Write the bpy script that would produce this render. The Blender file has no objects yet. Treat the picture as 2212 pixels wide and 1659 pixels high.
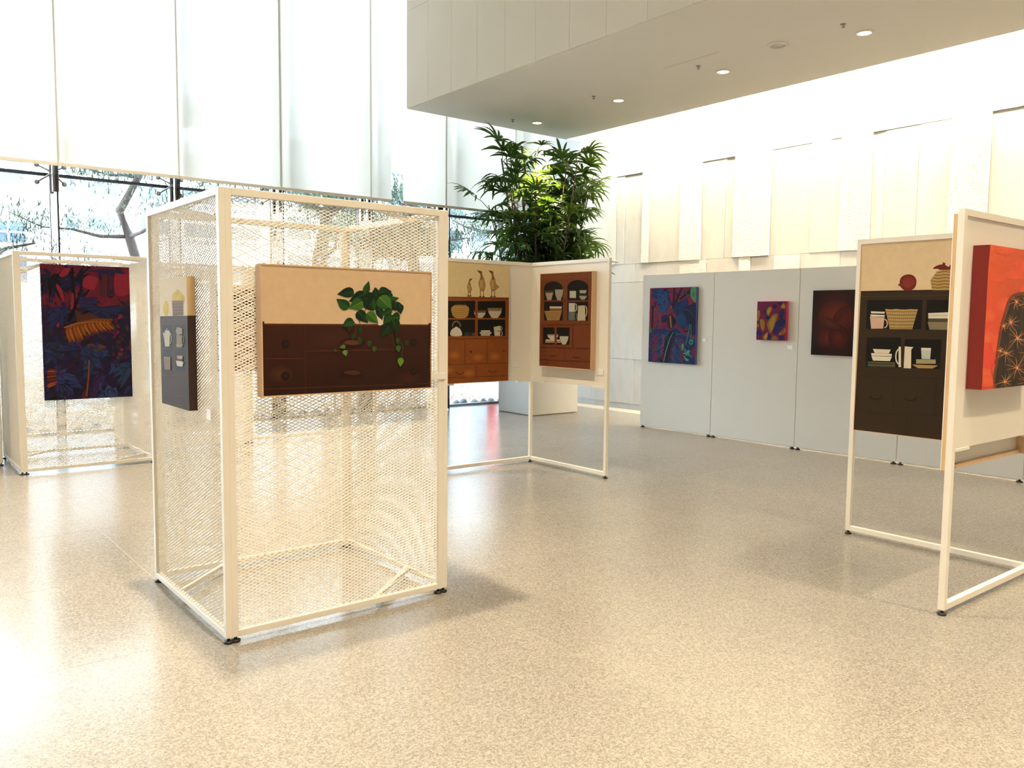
import bpy, bmesh, math, random
from mathutils import Vector, Matrix, Euler, noise
random.seed(7)
C = bpy.context.scene.collection
PI = math.pi

# ------------------------------------------------------------------ camera
H_CAM = 1.55
cam_d = bpy.data.cameras.new('camera')
cam = bpy.data.objects.new('camera', cam_d); C.objects.link(cam)
cam_d.sensor_fit = 'HORIZONTAL'; cam_d.sensor_width = 36.0
cam_d.lens = 36.0 * 1776.0 / 2212.0
cam_d.clip_start = 0.05; cam_d.clip_end = 300
# columns: world directions of the camera's right / up / back axes
R = Matrix(((0.7810, 0.0430, -0.6230), (-0.6240, 0.0690, -0.7780), (0.0100, 0.9970, 0.0810)))
cam.matrix_world = Matrix.Translation((0, 0, H_CAM)) @ R.to_quaternion().to_matrix().to_4x4()
bpy.context.scene.camera = cam

# ------------------------------------------------------------------ world, exposure
W = bpy.data.worlds.new('world'); bpy.context.scene.world = W; W.use_nodes = True
wn = W.node_tree.nodes; wl = W.node_tree.links
bg = wn['Background']
tc = wn.new('ShaderNodeTexCoord'); sx = wn.new('ShaderNodeSeparateXYZ'); cr = wn.new('ShaderNodeValToRGB')
wl.new(tc.outputs['Generated'], sx.inputs[0]); wl.new(sx.outputs['Z'], cr.inputs[0])
cr.color_ramp.elements[0].color = (0.90, 0.95, 1.0, 1); cr.color_ramp.elements[1].color = (0.66, 0.80, 1.0, 1)
wl.new(cr.outputs[0], bg.inputs[0]); bg.inputs[1].default_value = 15.0
vs = bpy.context.scene.view_settings
vs.view_transform = 'Standard'; vs.look = 'None'; vs.gamma = 1.0; vs.use_curve_mapping = False
vs.exposure = 0.55
cy = bpy.context.scene.cycles
cy.max_bounces = 7; cy.diffuse_bounces = 4; cy.glossy_bounces = 3; cy.transmission_bounces = 4; cy.transparent_max_bounces = 16; cy.sample_clamp_indirect = 3.0; cy.sample_clamp_direct = 60.0; cy.caustics_reflective = False; cy.caustics_refractive = False
WARM = (1.0, 0.80, 0.54)
P_HIGH = 2000.0      # downlights in the high ceiling
P_SOFF = 130.0       # downlights in the low soffit
E_COVE = 125.0        # cove strip emission

# ------------------------------------------------------------------ materials
def lin(c):
    if isinstance(c, str):
        c = tuple(int(c[i:i+2], 16) for i in (0, 2, 4))
    r = []
    for v in c[:3]:
        v = v / 255.0
        r.append(v / 12.92 if v <= 0.04045 else ((v + 0.055) / 1.055) ** 2.4)
    return (r[0], r[1], r[2], 1.0)

class NT:
    def __init__(s, name):
        s.m = bpy.data.materials.new(name); s.m.use_nodes = True
        s.t = s.m.node_tree; s.p = s.t.nodes['Principled BSDF']; s.out = s.t.nodes['Material Output']
    def n(s, typ, **kw):
        nd = s.t.nodes.new(typ)
        for k, v in kw.items():
            if hasattr(nd, k): setattr(nd, k, v)
            else: nd.inputs[k.replace('_', ' ')].default_value = v
        return nd
    def l(s, a, b): s.t.links.new(a, b)

def mat(name, col, rough=0.5, metal=0.0, nscale=0, namt=0.0, bump=0.0, spec=0.5, stretch=None):
    q = NT(name); p = q.p
    p.inputs['Base Color'].default_value = (*col[:3], 1); p.inputs['Roughness'].default_value = rough
    p.inputs['Metallic'].default_value = metal; p.inputs['Specular IOR Level'].default_value = spec
    if nscale:
        g = q.n('ShaderNodeTexCoord'); src = g.outputs['Object']
        if stretch:
            mp = q.n('ShaderNodeMapping'); mp.inputs['Scale'].default_value = stretch
            q.l(src, mp.inputs[0]); src = mp.outputs[0]
        nz = q.n('ShaderNodeTexNoise', Scale=nscale, Detail=4.0); q.l(src, nz.inputs['Vector'])
        mx = q.n('ShaderNodeMix', data_type='RGBA')
        mx.inputs[6].default_value = (*[c * (1 - namt) for c in col[:3]], 1)
        mx.inputs[7].default_value = (*[min(1, c * (1 + namt)) for c in col[:3]], 1)
        q.l(nz.outputs['Fac'], mx.inputs[0]); q.l(mx.outputs[2], p.inputs['Base Color'])
        if bump:
            b = q.n('ShaderNodeBump', Strength=bump, Distance=0.01); q.l(nz.outputs['Fac'], b.inputs['Height']); q.l(b.outputs[0], p.inputs['Normal'])
    return q.m

M = {}
M['white_metal'] = mat('powder_coated_white_metal', (0.88, 0.84, 0.76), 0.38, 0, 3, 0.02)
M['mesh_metal'] = mat('white_expanded_mesh', (0.90, 0.86, 0.78), 0.4, 0, 3, 0.02)
M['board'] = mat('white_board', (0.88, 0.84, 0.76), 0.35, 0, 2, 0.02)
M['gloss_board'] = mat('glossy_grey_white_board', (0.75, 0.71, 0.645), 0.10, 0, 2, 0.02, spec=0.35)
M['black_rubber'] = mat('black_rubber', (0.012, 0.012, 0.012), 0.5, 0, 30, 0.2)
M['wood_edge'] = mat('pale_pine_wood', (0.62, 0.42, 0.24), 0.55, 0, 14, 0.18, stretch=(6, 6, 0.6))
M['pale_edge'] = mat('cream_canvas_edge', (0.72, 0.57, 0.40), 0.7, 0, 20, 0.05)
M['paper'] = mat('label_paper', (0.90, 0.89, 0.86), 0.6, 0, 8, 0.03)
M['plaster'] = mat('ceiling_plaster', (0.90, 0.87, 0.81), 0.85, 0, 2, 0.02)
M['bulkhead'] = mat('bulkhead_panel', (0.90, 0.84, 0.74), 0.55, 0, 1.2, 0.03)
M['wall_paint'] = mat('wall_paint', (0.78, 0.74, 0.67), 0.85, 0, 2, 0.02)
M['stone_joint'] = mat('pale_stone_joint', (0.42, 0.39, 0.35), 0.9, 0, 5, 0.1)
M['joint'] = mat('dark_joint', (0.22, 0.19, 0.16), 0.9, 0, 5, 0.1)
M['planter'] = mat('planter_white_laminate', (0.52, 0.51, 0.49), 0.45, 0, 3, 0.05)
M['soil'] = mat('potting_soil', (0.03, 0.022, 0.016), 0.95, 0, 40, 0.4, 0.5)
M['steel'] = mat('brushed_steel', (0.42, 0.42, 0.42), 0.3, 0.9, 30, 0.1)
M['black_steel'] = mat('black_gasket', (0.006, 0.008, 0.011), 0.45, 0, 10, 0.2)
M['brass'] = mat('sprinkler_metal', (0.25, 0.22, 0.17), 0.35, 0.8, 30, 0.1)
M['cane'] = mat('palm_cane', (0.075, 0.04, 0.025), 0.7, 0, 25, 0.4, stretch=(1, 1, 5))
M['bark'] = mat('pine_bark', (0.065, 0.046, 0.04), 0.9, 0, 14, 0.45, 0.6, stretch=(2, 2, .6))
M['needles'] = mat('pine_needles', (0.055, 0.085, 0.05), 0.7, 0, 3, 0.35)
M['bld_white'] = mat('white_building_cladding', (0.80, 0.82, 0.86), 0.7, 0, 1, 0.03)
M['bld_pink'] = mat('pink_building_cladding', (0.55, 0.40, 0.40), 0.7, 0, 1, 0.05)
M['bld_glass'] = mat('dark_building_glazing', (0.045, 0.065, 0.10), 0.12, 0, 1, 0.2)
M['red_paint'] = mat('red_paint', (0.45, 0.03, 0.03), 0.5, 0, 4, 0.1)
M['yellow_paint'] = mat('yellow_paint', (0.75, 0.45, 0.05), 0.5, 0, 4, 0.1)
M['stone_dark'] = mat('dark_kerb_stone', (0.06, 0.065, 0.07), 0.9, 0, 12, 0.4, 0.6)
M['rock'] = mat('pale_rock', (0.55, 0.53, 0.50), 0.9, 0, 4, 0.25, 0.5)
M['asphalt'] = mat('pale_road', (0.34, 0.35, 0.37), 0.9, 0, 6, 0.1)

def m_ground():
    q = NT('dry_winter_grass')
    g = q.n('ShaderNodeNewGeometry'); nz = q.n('ShaderNodeTexNoise', Scale=3.5, Detail=8.0); q.l(g.outputs['Position'], nz.inputs['Vector'])
    r = q.n('ShaderNodeValToRGB'); e = r.color_ramp.elements
    e[0].position = 0.35; e[0].color = (0.17, 0.13, 0.10, 1); e[1].position = 0.65; e[1].color = (0.48, 0.40, 0.34, 1)
    x = r.color_ramp.elements.new(0.5); x.color = (0.33, 0.27, 0.22, 1)
    q.l(nz.outputs['Fac'], r.inputs[0]); q.l(r.outputs[0], q.p.inputs['Base Color']); q.p.inputs['Roughness'].default_value = 1
    return q.m
M['ground'] = m_ground()

def m_terrazzo():
    q = NT('terrazzo_slab')
    g = q.n('ShaderNodeNewGeometry')
    v1 = q.n('ShaderNodeTexVoronoi', Scale=130.0); v2 = q.n('ShaderNodeTexVoronoi', Scale=290.0)
    big = q.n('ShaderNodeTexNoise', Scale=1.1, Detail=3.0); oi = q.n('ShaderNodeObjectInfo')
    for v in (v1, v2, big): q.l(g.outputs['Position'], v.inputs['Vector'])
    def grey(v, lo, hi, a, b):
        sp = q.n('ShaderNodeSeparateColor'); q.l(v.outputs['Color'], sp.inputs[0])
        r = q.n('ShaderNodeValToRGB'); e = r.color_ramp.elements
        e[0].position = lo; e[0].color = a; e[1].position = hi; e[1].color = b
        q.l(sp.outputs[0], r.inputs[0]); return r
    r1 = grey(v1, 0.05, 0.95, (0.145, 0.135, 0.12, 1), (0.39, 0.37, 0.335, 1))
    r2 = grey(v2, 0.1, 0.9, (0.155, 0.145, 0.13, 1), (0.37, 0.35, 0.315, 1))
    mx = q.n('ShaderNodeMix', data_type='RGBA'); mx.inputs[0].default_value = 0.5
    q.l(r1.outputs[0], mx.inputs[6]); q.l(r2.outputs[0], mx.inputs[7])
    mr = q.n('ShaderNodeMapRange'); mr.inputs[1].default_value = 0.3; mr.inputs[2].default_value = 0.7; mr.inputs[3].default_value = 0.96; mr.inputs[4].default_value = 1.04
    q.l(big.outputs['Fac'], mr.inputs[0])
    mo = q.n('ShaderNodeMapRange'); mo.inputs[3].default_value = 0.97; mo.inputs[4].default_value = 1.03
    q.l(oi.outputs['Random'], mo.inputs[0])
    mu = q.n('ShaderNodeMath', operation='MULTIPLY'); q.l(mr.outputs[0], mu.inputs[0]); q.l(mo.outputs[0], mu.inputs[1])
    vm = q.n('ShaderNodeVectorMath', operation='SCALE'); q.l(mx.outputs[2], vm.inputs[0]); q.l(mu.outputs[0], vm.inputs['Scale'])
    q.l(vm.outputs[0], q.p.inputs['Base Color'])
    mr2 = q.n('ShaderNodeMapRange'); mr2.inputs[3].default_value = 0.19; mr2.inputs[4].default_value = 0.23
    q.l(big.outputs['Fac'], mr2.inputs[0]); q.l(mr2.outputs[0], q.p.inputs['Roughness'])
    q.p.inputs['Specular IOR Level'].default_value = 0.42
    return q.m
M['terrazzo'] = m_terrazzo()
M['floor_joint'] = mat('cream_floor_joint', (0.37, 0.345, 0.295), 0.5, 0, 20, 0.05)

def m_marble(name, base, vein, rough, bump=0.0):
    q = NT(name); g = q.n('ShaderNodeNewGeometry'); oi = q.n('ShaderNodeObjectInfo')
    mp = q.n('ShaderNodeMapping'); mp.inputs['Scale'].default_value = (1.2, 2.2, 0.9); mp.inputs['Rotation'].default_value = (0.7, 0, 0)
    q.l(g.outputs['Position'], mp.inputs[0])
    nz = q.n('ShaderNodeTexNoise', Scale=2.2, Detail=7.0, Distortion=0.8); q.l(mp.outputs[0], nz.inputs['Vector'])
    r = q.n('ShaderNodeValToRGB'); e = r.color_ramp.elements
    e[0].position = 0.35; e[0].color = vein; e[1].position = 0.55; e[1].color = base
    q.l(nz.outputs['Fac'], r.inputs[0])
    mo = q.n('ShaderNodeMapRange'); mo.inputs[3].default_value = 0.94; mo.inputs[4].default_value = 1.04
    q.l(oi.outputs['Random'], mo.inputs[0])
    vm = q.n('ShaderNodeVectorMath', operation='SCALE'); q.l(r.outputs[0], vm.inputs[0]); q.l(mo.outputs[0], vm.inputs['Scale'])
    q.l(vm.outputs[0], q.p.inputs['Base Color']); q.p.inputs['Roughness'].default_value = rough
    if bump:
        n2 = q.n('ShaderNodeTexNoise', Scale=60.0, Detail=5.0); q.l(g.outputs['Position'], n2.inputs['Vector'])
        b = q.n('ShaderNodeBump', Strength=bump, Distance=0.02); q.l(n2.outputs['Fac'], b.inputs['Height']); q.l(b.outputs[0], q.p.inputs['Normal'])
    return q.m
M['marble'] = m_marble('honed_grey_marble', (0.66, 0.64, 0.61, 1), (0.62, 0.60, 0.57, 1), 0.35)
M['rough_stone'] = m_marble('rough_white_stone', (0.78, 0.76, 0.72, 1), (0.74, 0.72, 0.68, 1), 0.9, 0.8)

def m_emit(name, col, s):
    q = NT(name); e = q.n('ShaderNodeEmission', Strength=s); e.inputs[0].default_value = (*col, 1)
    q.l(e.outputs[0], q.out.inputs[0]); return q.m
M['lamp_lens'] = m_emit('lit_lamp_lens', WARM, 5.0)
M['cove_emit'] = m_emit('cove_strip_light', (1.0, 0.86, 0.62), E_COVE)

def m_glass(name, tint, refl=1.0):
    q = NT(name)
    tr = q.n('ShaderNodeBsdfTransparent'); tr.inputs[0].default_value = (*tint, 1)
    gl = q.n('ShaderNodeBsdfGlossy', Roughness=0.02); fr = q.n('ShaderNodeFresnel', IOR=1.45)
    mx = q.n('ShaderNodeMixShader'); q.l(fr.outputs[0], mx.inputs[0]); q.l(tr.outputs[0], mx.inputs[1]); q.l(gl.outputs[0], mx.inputs[2])
    q.l(mx.outputs[0], q.out.inputs[0]); return q.m
M['glass'] = m_glass('clear_window_glass', (0.90, 0.96, 0.97))
M['fin_glass'] = m_glass('greenish_fin_glass', (0.86, 0.93, 0.93))

def m_blind():
    q = NT('white_blind_fabric')
    d = q.n('ShaderNodeBsdfDiffuse'); d.inputs[0].default_value = (0.78, 0.76, 0.72, 1)
    t = q.n('ShaderNodeBsdfTranslucent'); t.inputs[0].default_value = (0.68, 0.63, 0.54, 1)
    tp = q.n('ShaderNodeBsdfTransparent'); tp.inputs[0].default_value = (1, 1, 1, 1)
    g = q.n('ShaderNodeNewGeometry'); w = q.n('ShaderNodeTexNoise', Scale=400.0); q.l(g.outputs['Position'], w.inputs['Vector'])
    mr = q.n('ShaderNodeMapRange'); mr.inputs[3].default_value = 0.46; mr.inputs[4].default_value = 0.54; q.l(w.outputs['Fac'], mr.inputs[0])
    a = q.n('ShaderNodeMixShader'); q.l(mr.outputs[0], a.inputs[0]); q.l(d.outputs[0], a.inputs[1]); q.l(t.outputs[0], a.inputs[2])
    b = q.n('ShaderNodeMixShader'); b.inputs[0].default_value = 0.015
    q.l(a.outputs[0], b.inputs[1]); q.l(tp.outputs[0], b.inputs[2]); q.l(b.outputs[0], q.out.inputs[0]); return q.m
M['blind'] = m_blind()

def m_leaf():
    q = NT('palm_leaf')
    g = q.n('ShaderNodeNewGeometry'); oi = q.n('ShaderNodeObjectInfo')
    r = q.n('ShaderNodeValToRGB'); e = r.color_ramp.elements
    e[0].color = (0.008, 0.024, 0.008, 1); e[1].color = (0.026, 0.060, 0.017, 1)
    q.l(oi.outputs['Random'], r.inputs[0])
    nz = q.n('ShaderNodeTexNoise', Scale=9.0, Detail=2.0); q.l(g.outputs['Position'], nz.inputs['Vector'])
    mr = q.n('ShaderNodeMapRange'); mr.inputs[3].default_value = 0.6; mr.inputs[4].default_value = 1.4; q.l(nz.outputs['Fac'], mr.inputs[0])
    vm = q.n('ShaderNodeVectorMath', operation='SCALE'); q.l(r.outputs[0], vm.inputs[0]); q.l(mr.outputs[0], vm.inputs['Scale'])
    q.l(vm.outputs[0], q.p.inputs['Base Color']); q.p.inputs['Roughness'].default_value = 0.5; q.p.inputs['Specular IOR Level'].default_value = 0.25
    t = q.n('ShaderNodeBsdfTranslucent'); t.inputs[0].default_value = (0.12, 0.22, 0.02, 1)
    mx = q.n('ShaderNodeMixShader'); mx.inputs[0].default_value = 0.25
    q.l(q.p.outputs[0], mx.inputs[1]); q.l(t.outputs[0], mx.inputs[2]); q.l(mx.outputs[0], q.out.inputs[0])
    return q.m
M['leaf'] = m_leaf()

def m_paint():
    q = NT('oil_paint')
    a = q.n('ShaderNodeVertexColor'); a.layer_name = 'Col'
    g = q.n('ShaderNodeTexCoord'); nz = q.n('ShaderNodeTexNoise', Scale=26.0, Detail=6.0); q.l(g.outputs['Object'], nz.inputs['Vector'])
    mr = q.n('ShaderNodeMapRange'); mr.inputs[1].default_value = 0.25; mr.inputs[2].default_value = 0.75; mr.inputs[3].default_value = 0.95; mr.inputs[4].default_value = 1.05
    q.l(nz.outputs['Fac'], mr.inputs[0])
    vm = q.n('ShaderNodeVectorMath', operation='SCALE'); q.l(a.outputs[0], vm.inputs[0]); q.l(mr.outputs[0], vm.inputs['Scale'])
    q.l(vm.outputs[0], q.p.inputs['Base Color']); q.p.inputs['Roughness'].default_value = 0.7; q.p.inputs['Specular IOR Level'].default_value = 0.15
    return q.m
M['paint'] = m_paint()

# ------------------------------------------------------------------ mesh helpers
def link(name, me, m=None, parent=None, loc=(0, 0, 0)):
    o = bpy.data.objects.new(name, me); C.objects.link(o); o.location = loc
    if m is not None and me is not None and not me.materials: me.materials.append(M[m] if isinstance(m, str) else m)
    if parent: o.parent = parent
    return o

class MB:
    def __init__(s): s.v = []; s.f = []
    def box(s, x0, y0, z0, x1, y1, z1):
        b = len(s.v)
        s.v += [(x0, y0, z0), (x1, y0, z0), (x1, y1, z0), (x0, y1, z0), (x0, y0, z1), (x1, y0, z1), (x1, y1, z1), (x0, y1, z1)]
        s.f += [tuple(b + i for i in f) for f in ((0, 3, 2, 1), (4, 5, 6, 7), (0, 1, 5, 4), (1, 2, 6, 5), (2, 3, 7, 6), (3, 0, 4, 7))]
        return s
    def bar(s, p, q, w, h=None):
        h = h or w; p = Vector(p); q = Vector(q); d = (q - p).normalized()
        u = d.cross(Vector((0, 0, 1)))
        if u.length < 1e-4: u = Vector((1, 0, 0))
        u.normalize(); v = u.cross(d); b = len(s.v)
        for o in (p, q):
            for a, c in ((-1, -1), (1, -1), (1, 1), (-1, 1)): s.v.append(tuple(o + u * a * w / 2 + v * c * h / 2))
        s.f += [tuple(b + i for i in f) for f in ((0, 1, 2, 3), (7, 6, 5, 4), (0, 4, 5, 1), (1, 5, 6, 2), (2, 6, 7, 3), (3, 7, 4, 0))]
        return s
    def tube(s, pts, rads, n=8, cap=True):
        pts = [Vector(p) for p in pts]; b = len(s.v); k = len(pts)
        for i, p in enumerate(pts):
            d = (pts[min(i + 1, k - 1)] - pts[max(i - 1, 0)]).normalized()
            u = d.cross(Vector((0.13, 0.2, 1)))
            if u.length < 1e-3: u = d.cross(Vector((1, 0, 0)))
            u.normalize(); v = d.cross(u); r = rads[i] if hasattr(rads, '__len__') else rads
            for j in range(n):
                a = 2 * PI * j / n; s.v.append(tuple(p + (u * math.cos(a) + v * math.sin(a)) * r))
        for i in range(k - 1):
            for j in range(n):
                s.f.append((b + i * n + j, b + i * n + (j + 1) % n, b + (i + 1) * n + (j + 1) % n, b + (i + 1) * n + j))
        if cap:
            s.f.append(tuple(b + j for j in range(n))[::-1]); s.f.append(tuple(b + (k - 1) * n + j for j in range(n)))
        return s
    def lathe(s, prof, n=20, c=(0, 0, 0)):
        b = len(s.v)
        for r, z in prof:
            for j in range(n):
                a = 2 * PI * j / n; s.v.append((c[0] + r * math.cos(a), c[1] + r * math.sin(a), c[2] + z))
        for i in range(len(prof) - 1):
            for j in range(n):
                s.f.append((b + i * n + j, b + i * n + (j + 1) % n, b + (i + 1) * n + (j + 1) % n, b + (i + 1) * n + j))
        if prof[0][0] > 1e-5: s.f.append(tuple(b + j for j in range(n))[::-1])
        if prof[-1][0] > 1e-5: s.f.append(tuple(b + (len(prof) - 1) * n + j for j in range(n)))
        return s
    def me(s, name, smooth=False, bevel=0):
        me = bpy.data.meshes.new(name); me.from_pydata(s.v, [], s.f)
        bm = bmesh.new(); bm.from_mesh(me); bmesh.ops.recalc_face_normals(bm, faces=bm.faces)
        if bevel: bmesh.ops.bevel(bm, geom=[e for e in bm.edges], offset=bevel, segments=1, affect='EDGES')
        bm.to_mesh(me); bm.free()
        if smooth: me.polygons.foreach_set('use_smooth', [True] * len(me.polygons))
        me.update(); return me
    def build(s, name, m, parent=None, loc=(0, 0, 0), smooth=False, bevel=0):
        return link(name, s.me(name, smooth, bevel), m, parent, loc)

def tag(o, label=None, cat=None, group=None, kind=None):
    if label: o['label'] = label
    if cat: o['category'] = cat
    if group: o['group'] = group
    if kind: o['kind'] = kind
    return o
def thing(name, label, cat, loc=(0, 0, 0), rz=0, group=None):
    o = bpy.data.objects.new(name, None); C.objects.link(o); o.location = loc; o.rotation_euler = (0, 0, rz); o.empty_display_size = 0.2
    return tag(o, label, cat, group)
def structure(name, loc=(0, 0, 0)):
    o = bpy.data.objects.new(name, None); C.objects.link(o); o.location = loc; o['kind'] = 'structure'; return o
def box_me(name, x0, y0, z0, x1, y1, z1, bevel=0): return MB().box(x0, y0, z0, x1, y1, z1).me(name, bevel=bevel)

# ------------------------------------------------------------------ setting: floor, walls, ceilings
XW, YW = 10.30, 11.78           # marble wall plane, glass plane
XL, YB = -7.0, -6.0             # unseen left and rear walls
HS, ZU = 4.65, 7.95             # soffit height, high ceiling height
SX0, SX1, SY1 = 6.62, 9.85, 10.86   # soffit edges

fl = MB().box(XL, YB, -0.30, XW + 0.3, 11.90, -0.0006).build('floor', 'floor_joint'); tag(fl, kind='structure')
S = 1.232
slab_me = box_me('slab', 0.0015, 0.0015, -0.02, S - 0.0015, S - 0.0015, 0.0)
slab_me.materials.append(M['terrazzo'])
xs = [1.32 + S * k for k in range(-7, 8)]; ys = [1.46 + S * k for k in range(-6, 9)]
for x in xs:
    for y in ys:
        if x < XL or x + S > XW + 0.5 or y < YB or y + S > 12.6: continue
        if x + S > XW or y + S > 11.84:
            b = box_me('slab_cut', 0.002, 0.002, -0.02, min(S, XW - x) - 0.002, min(S, 11.84 - y) - 0.002, 0.0); b.materials.append(M['terrazzo'])
            if min(S, XW - x) < 0.05: continue
            link('slab', b, None, fl, (x, y, 0))
        else: link('slab', slab_me, None, fl, (x, y, 0))

# marble wall: recessed backing plus stone plates of uneven depth
wr = MB().box(XW + 0.03, YB, 0, XW + 0.3, 11.9, ZU).build('wall_right', 'stone_joint'); tag(wr, kind='structure')
def plate(y0, y1, z0, z1, kind):
    d = random.uniform(0.0, 0.010) + (0.012 if kind == 'rough_stone' else 0.0)
    g = 0.0018
    o = MB().box(XW - d, y0 + g, z0 + g, XW + 0.05, y1 - g, z1 - g).build('stone_plate', kind, wr)
rows = {
 'top': (3.955, 5.35, [(11.76, 10.4, 0), (10.4, 9.29, 1), (9.29, 8.64, 0), (8.64, 7.78, 1), (7.78, 7.0, 1), (7.0, 6.1, 0), (6.1, 5.34, 1), (5.34, 4.54, 0), (4.54, 3.71, 1), (3.71, 2.9, 0), (2.9, 1.9, 1)]),
 'up': (2.47, 3.955, [(11.76, 10.9, 1), (10.9, 10.04, 1), (10.04, 9.85, 0), (9.85, 9.45, 0), (9.45, 9.29, 1), (9.29, 8.64, 0), (8.64, 8.22, 1), (8.22, 7.78, 0), (7.78, 7.62, 0), (7.62, 7.0, 1), (7.0, 6.36, 0), (6.36, 5.94, 0), (5.94, 5.51, 1), (5.51, 5.34, 0), (5.34, 4.92, 0), (4.92, 4.54, 0), (4.54, 4.1, 1), (4.1, 3.4, 0), (3.4, 2.9, 1), (2.9, 1.9, 0)]),
 'mid': (2.16, 2.47, [(11.76, 10.6, 0), (10.6, 9.58, 0), (9.58, 9.12, 0), (9.12, 8.62, 0), (8.62, 8.1, 1), (8.1, 7.5, 0), (7.5, 7.3, 1), (7.3, 6.9, 0), (6.9, 6.5, 1), (6.5, 5.9, 0), (5.9, 5.2, 0), (5.2, 4.3, 1), (4.3, 3.0, 0), (3.0, 1.9, 0)]),
 'low': (0.86, 2.16, [(11.76, 10.6, 0), (10.6, 9.58, 0), (9.58, 8.62, 0), (8.62, 7.5, 0), (7.5, 6.5, 0), (6.5, 5.2, 0), (5.2, 4.0, 0), (4.0, 3.0, 0), (3.0, 1.9, 0)]),
 'base': (0.10, 0.86, [(11.76, 10.6, 0), (10.6, 9.56, 0), (9.56, 8.3, 0), (8.3, 7.0, 0), (7.0, 5.6, 0), (5.6, 4.3, 0), (4.3, 3.0, 0), (3.0, 1.9, 0)]),
}
for k, (z0, z1, segs) in rows.items():
    for a, b, t in segs: plate(b, a, z0, z1, 'rough_stone' if t else 'marble')
for k in range(6):
    plate(1.9 - 1.3 * (k + 1), 1.9 - 1.3 * k, 0.10, 2.47, 'marble'); plate(1.9 - 1.3 * (k + 1), 1.9 - 1.3 * k, 2.47, 5.35, 'marble')
bb = MB().box(XW + 0.012, YB, 0, XW + 0.05, 11.76, 0.10).build('baseboard_right', 'marble'); tag(bb, kind='structure')

o = MB().box(XL - 0.2, YB - 0.2, -0.3, XW + 0.3, YB, ZU).build('wall_rear', 'wall_paint'); tag(o, kind='structure')
o = MB().box(XL - 0.2, YB, -0.3, XL, 11.9, ZU).build('wall_left', 'wall_paint'); tag(o, kind='structure')
o = MB().box(XL - 0.2, YB - 0.2, ZU, XW + 0.3, 12.2, ZU + 0.2).build('ceiling_high', 'plaster'); tag(o, kind='structure')
# low soffit slab and the bulkhead face above its edge
sof = MB().box(SX0 + 0.02, YB, HS, SX1, SY1, HS + 0.22).build('ceiling_soffit', 'plaster'); tag(sof, kind='structure')
cove = MB().box(SX1, YB, HS + 0.75, XW + 0.03, SY1, HS + 0.80).box(SX1 - 0.03, YB, HS + 0.22, SX1, SY1, HS + 0.80).build('ceiling_cove', 'plaster'); tag(cove, kind='structure')
bh = MB().box(SX0 + 0.02, YB, HS + 0.22, SX0 + 0.16, SY1, ZU).box(SX0 + 0.16, SY1 - 0.14, HS + 0.22, XW, SY1, ZU).build('wall_bulkhead', 'joint'); tag(bh, kind='structure')
yj = [10.86, 10.27, 9.68]
while yj[-1] > -5: yj.append(yj[-1] - 0.602)
for a, b in zip(yj[:-1], yj[1:]):
    for z0, z1 in ((HS + 0.006, 6.05), (6.055, ZU)):
        MB().box(SX0, b + 0.002, z0, SX0 + 0.03, a - 0.002, z1).build('cladding_panel', 'bulkhead', bh)
MB().box(SX0 + 0.03, SY1 - 0.002, HS + 0.006, XW, SY1 + 0.02, ZU).build('end_panel', 'bulkhead', bh)
# cove lamp strip: rests on the ledge behind the soffit edge
cl = thing('cove_light_strip', 'long warm light strip hidden in the ceiling slot above the marble wall', 'light', (0, 0, 0))
MB().box(9.87, YB + .2, HS + 0.50, 10.09, SY1 - 0.25, HS + 0.53).build('diffuser', 'cove_emit', cl)
MB().box(9.85, YB + .2, HS + 0.53, 10.11, SY1 - 0.25, HS + 0.56).build('channel', 'white_metal', cl)

# ------------------------------------------------------------------ window wall
win = structure('window_1')
FX = [2.0 - 1.42 * 3, 2.0 - 1.42 * 2, 2.0 - 1.42, 2.0, 3.43, 4.86, 6.29, 7.72, 9.15, 10.28]
FX = [FX[0] - 1.42 * k for k in (3, 2, 1)][:2] + FX
for a, b in zip(FX[:-1], FX[1:]):
    for z0, z1 in ((0.03, 3.245), (3.285, 7.9)):
        MB().box(a + 0.012, YW - 0.01, z0, b - 0.012, YW + 0.01, z1).build('pane', 'glass', win)
for x in FX[:-1]:
    MB().box(x - 0.011, 11.32, 0.02, x + 0.011, 11.74, 7.9).build('glass_fin', 'fin_glass', win)
    MB().box(x - 0.016, YW - 0.035, 0.0, x + 0.016, YW + 0.012, 7.9).build('mullion_joint', 'black_steel', win)
    MB().box(x - 0.007, 11.312, 0.0, x + 0.007, 11.322, 7.9).build('fin_edge', 'black_steel', win)
    for y in (11.40, 11.62):
        MB().box(x - 0.035, y, 3.02, x - 0.012, y + 0.055, 3.95).build('splice_bar', 'steel', win)
        MB().box(x + 0.012, y, 3.02, x + 0.035, y + 0.055, 3.95).build('splice_bar', 'steel', win)
    for sgn in (-1, 1):
        for zz in (3.16, 3.37):
            mb = MB(); mb.tube([(x, 11.60, 3.27), (x + sgn * 0.07, 11.66, (3.27 + zz) / 2), (x + sgn * 0.15, 11.73, zz)], [0.014, 0.011, 0.011], 8)
            mb.lathe([(0.0, -0.032), (0.024, -0.022), (0.032, 0.0), (0.024, 0.022), (0.0, 0.032)], 12, (x + sgn * 0.15, 11.735, zz))
            mb.build('spider_arm', 'steel', win, smooth=True)
MB().box(FX[0], YW - 0.02, 3.245, XW, YW + 0.02, 3.285).build('transom', 'black_steel', win)
MB().box(FX[0] - 0.4, YW - 0.03, -0.05, XW, YW + 0.03, 0.03).build('sill', 'steel', win)
MB().box(XL - 0.2, YW - 0.05, 7.85, XW + .03, YW + 0.1, ZU).build('head', 'white_metal', win)
MB().box(XL - 0.2, YW - 0.05, 0, FX[0], YW + 0.1, ZU).build('end_pier', 'wall_paint', win)

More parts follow.
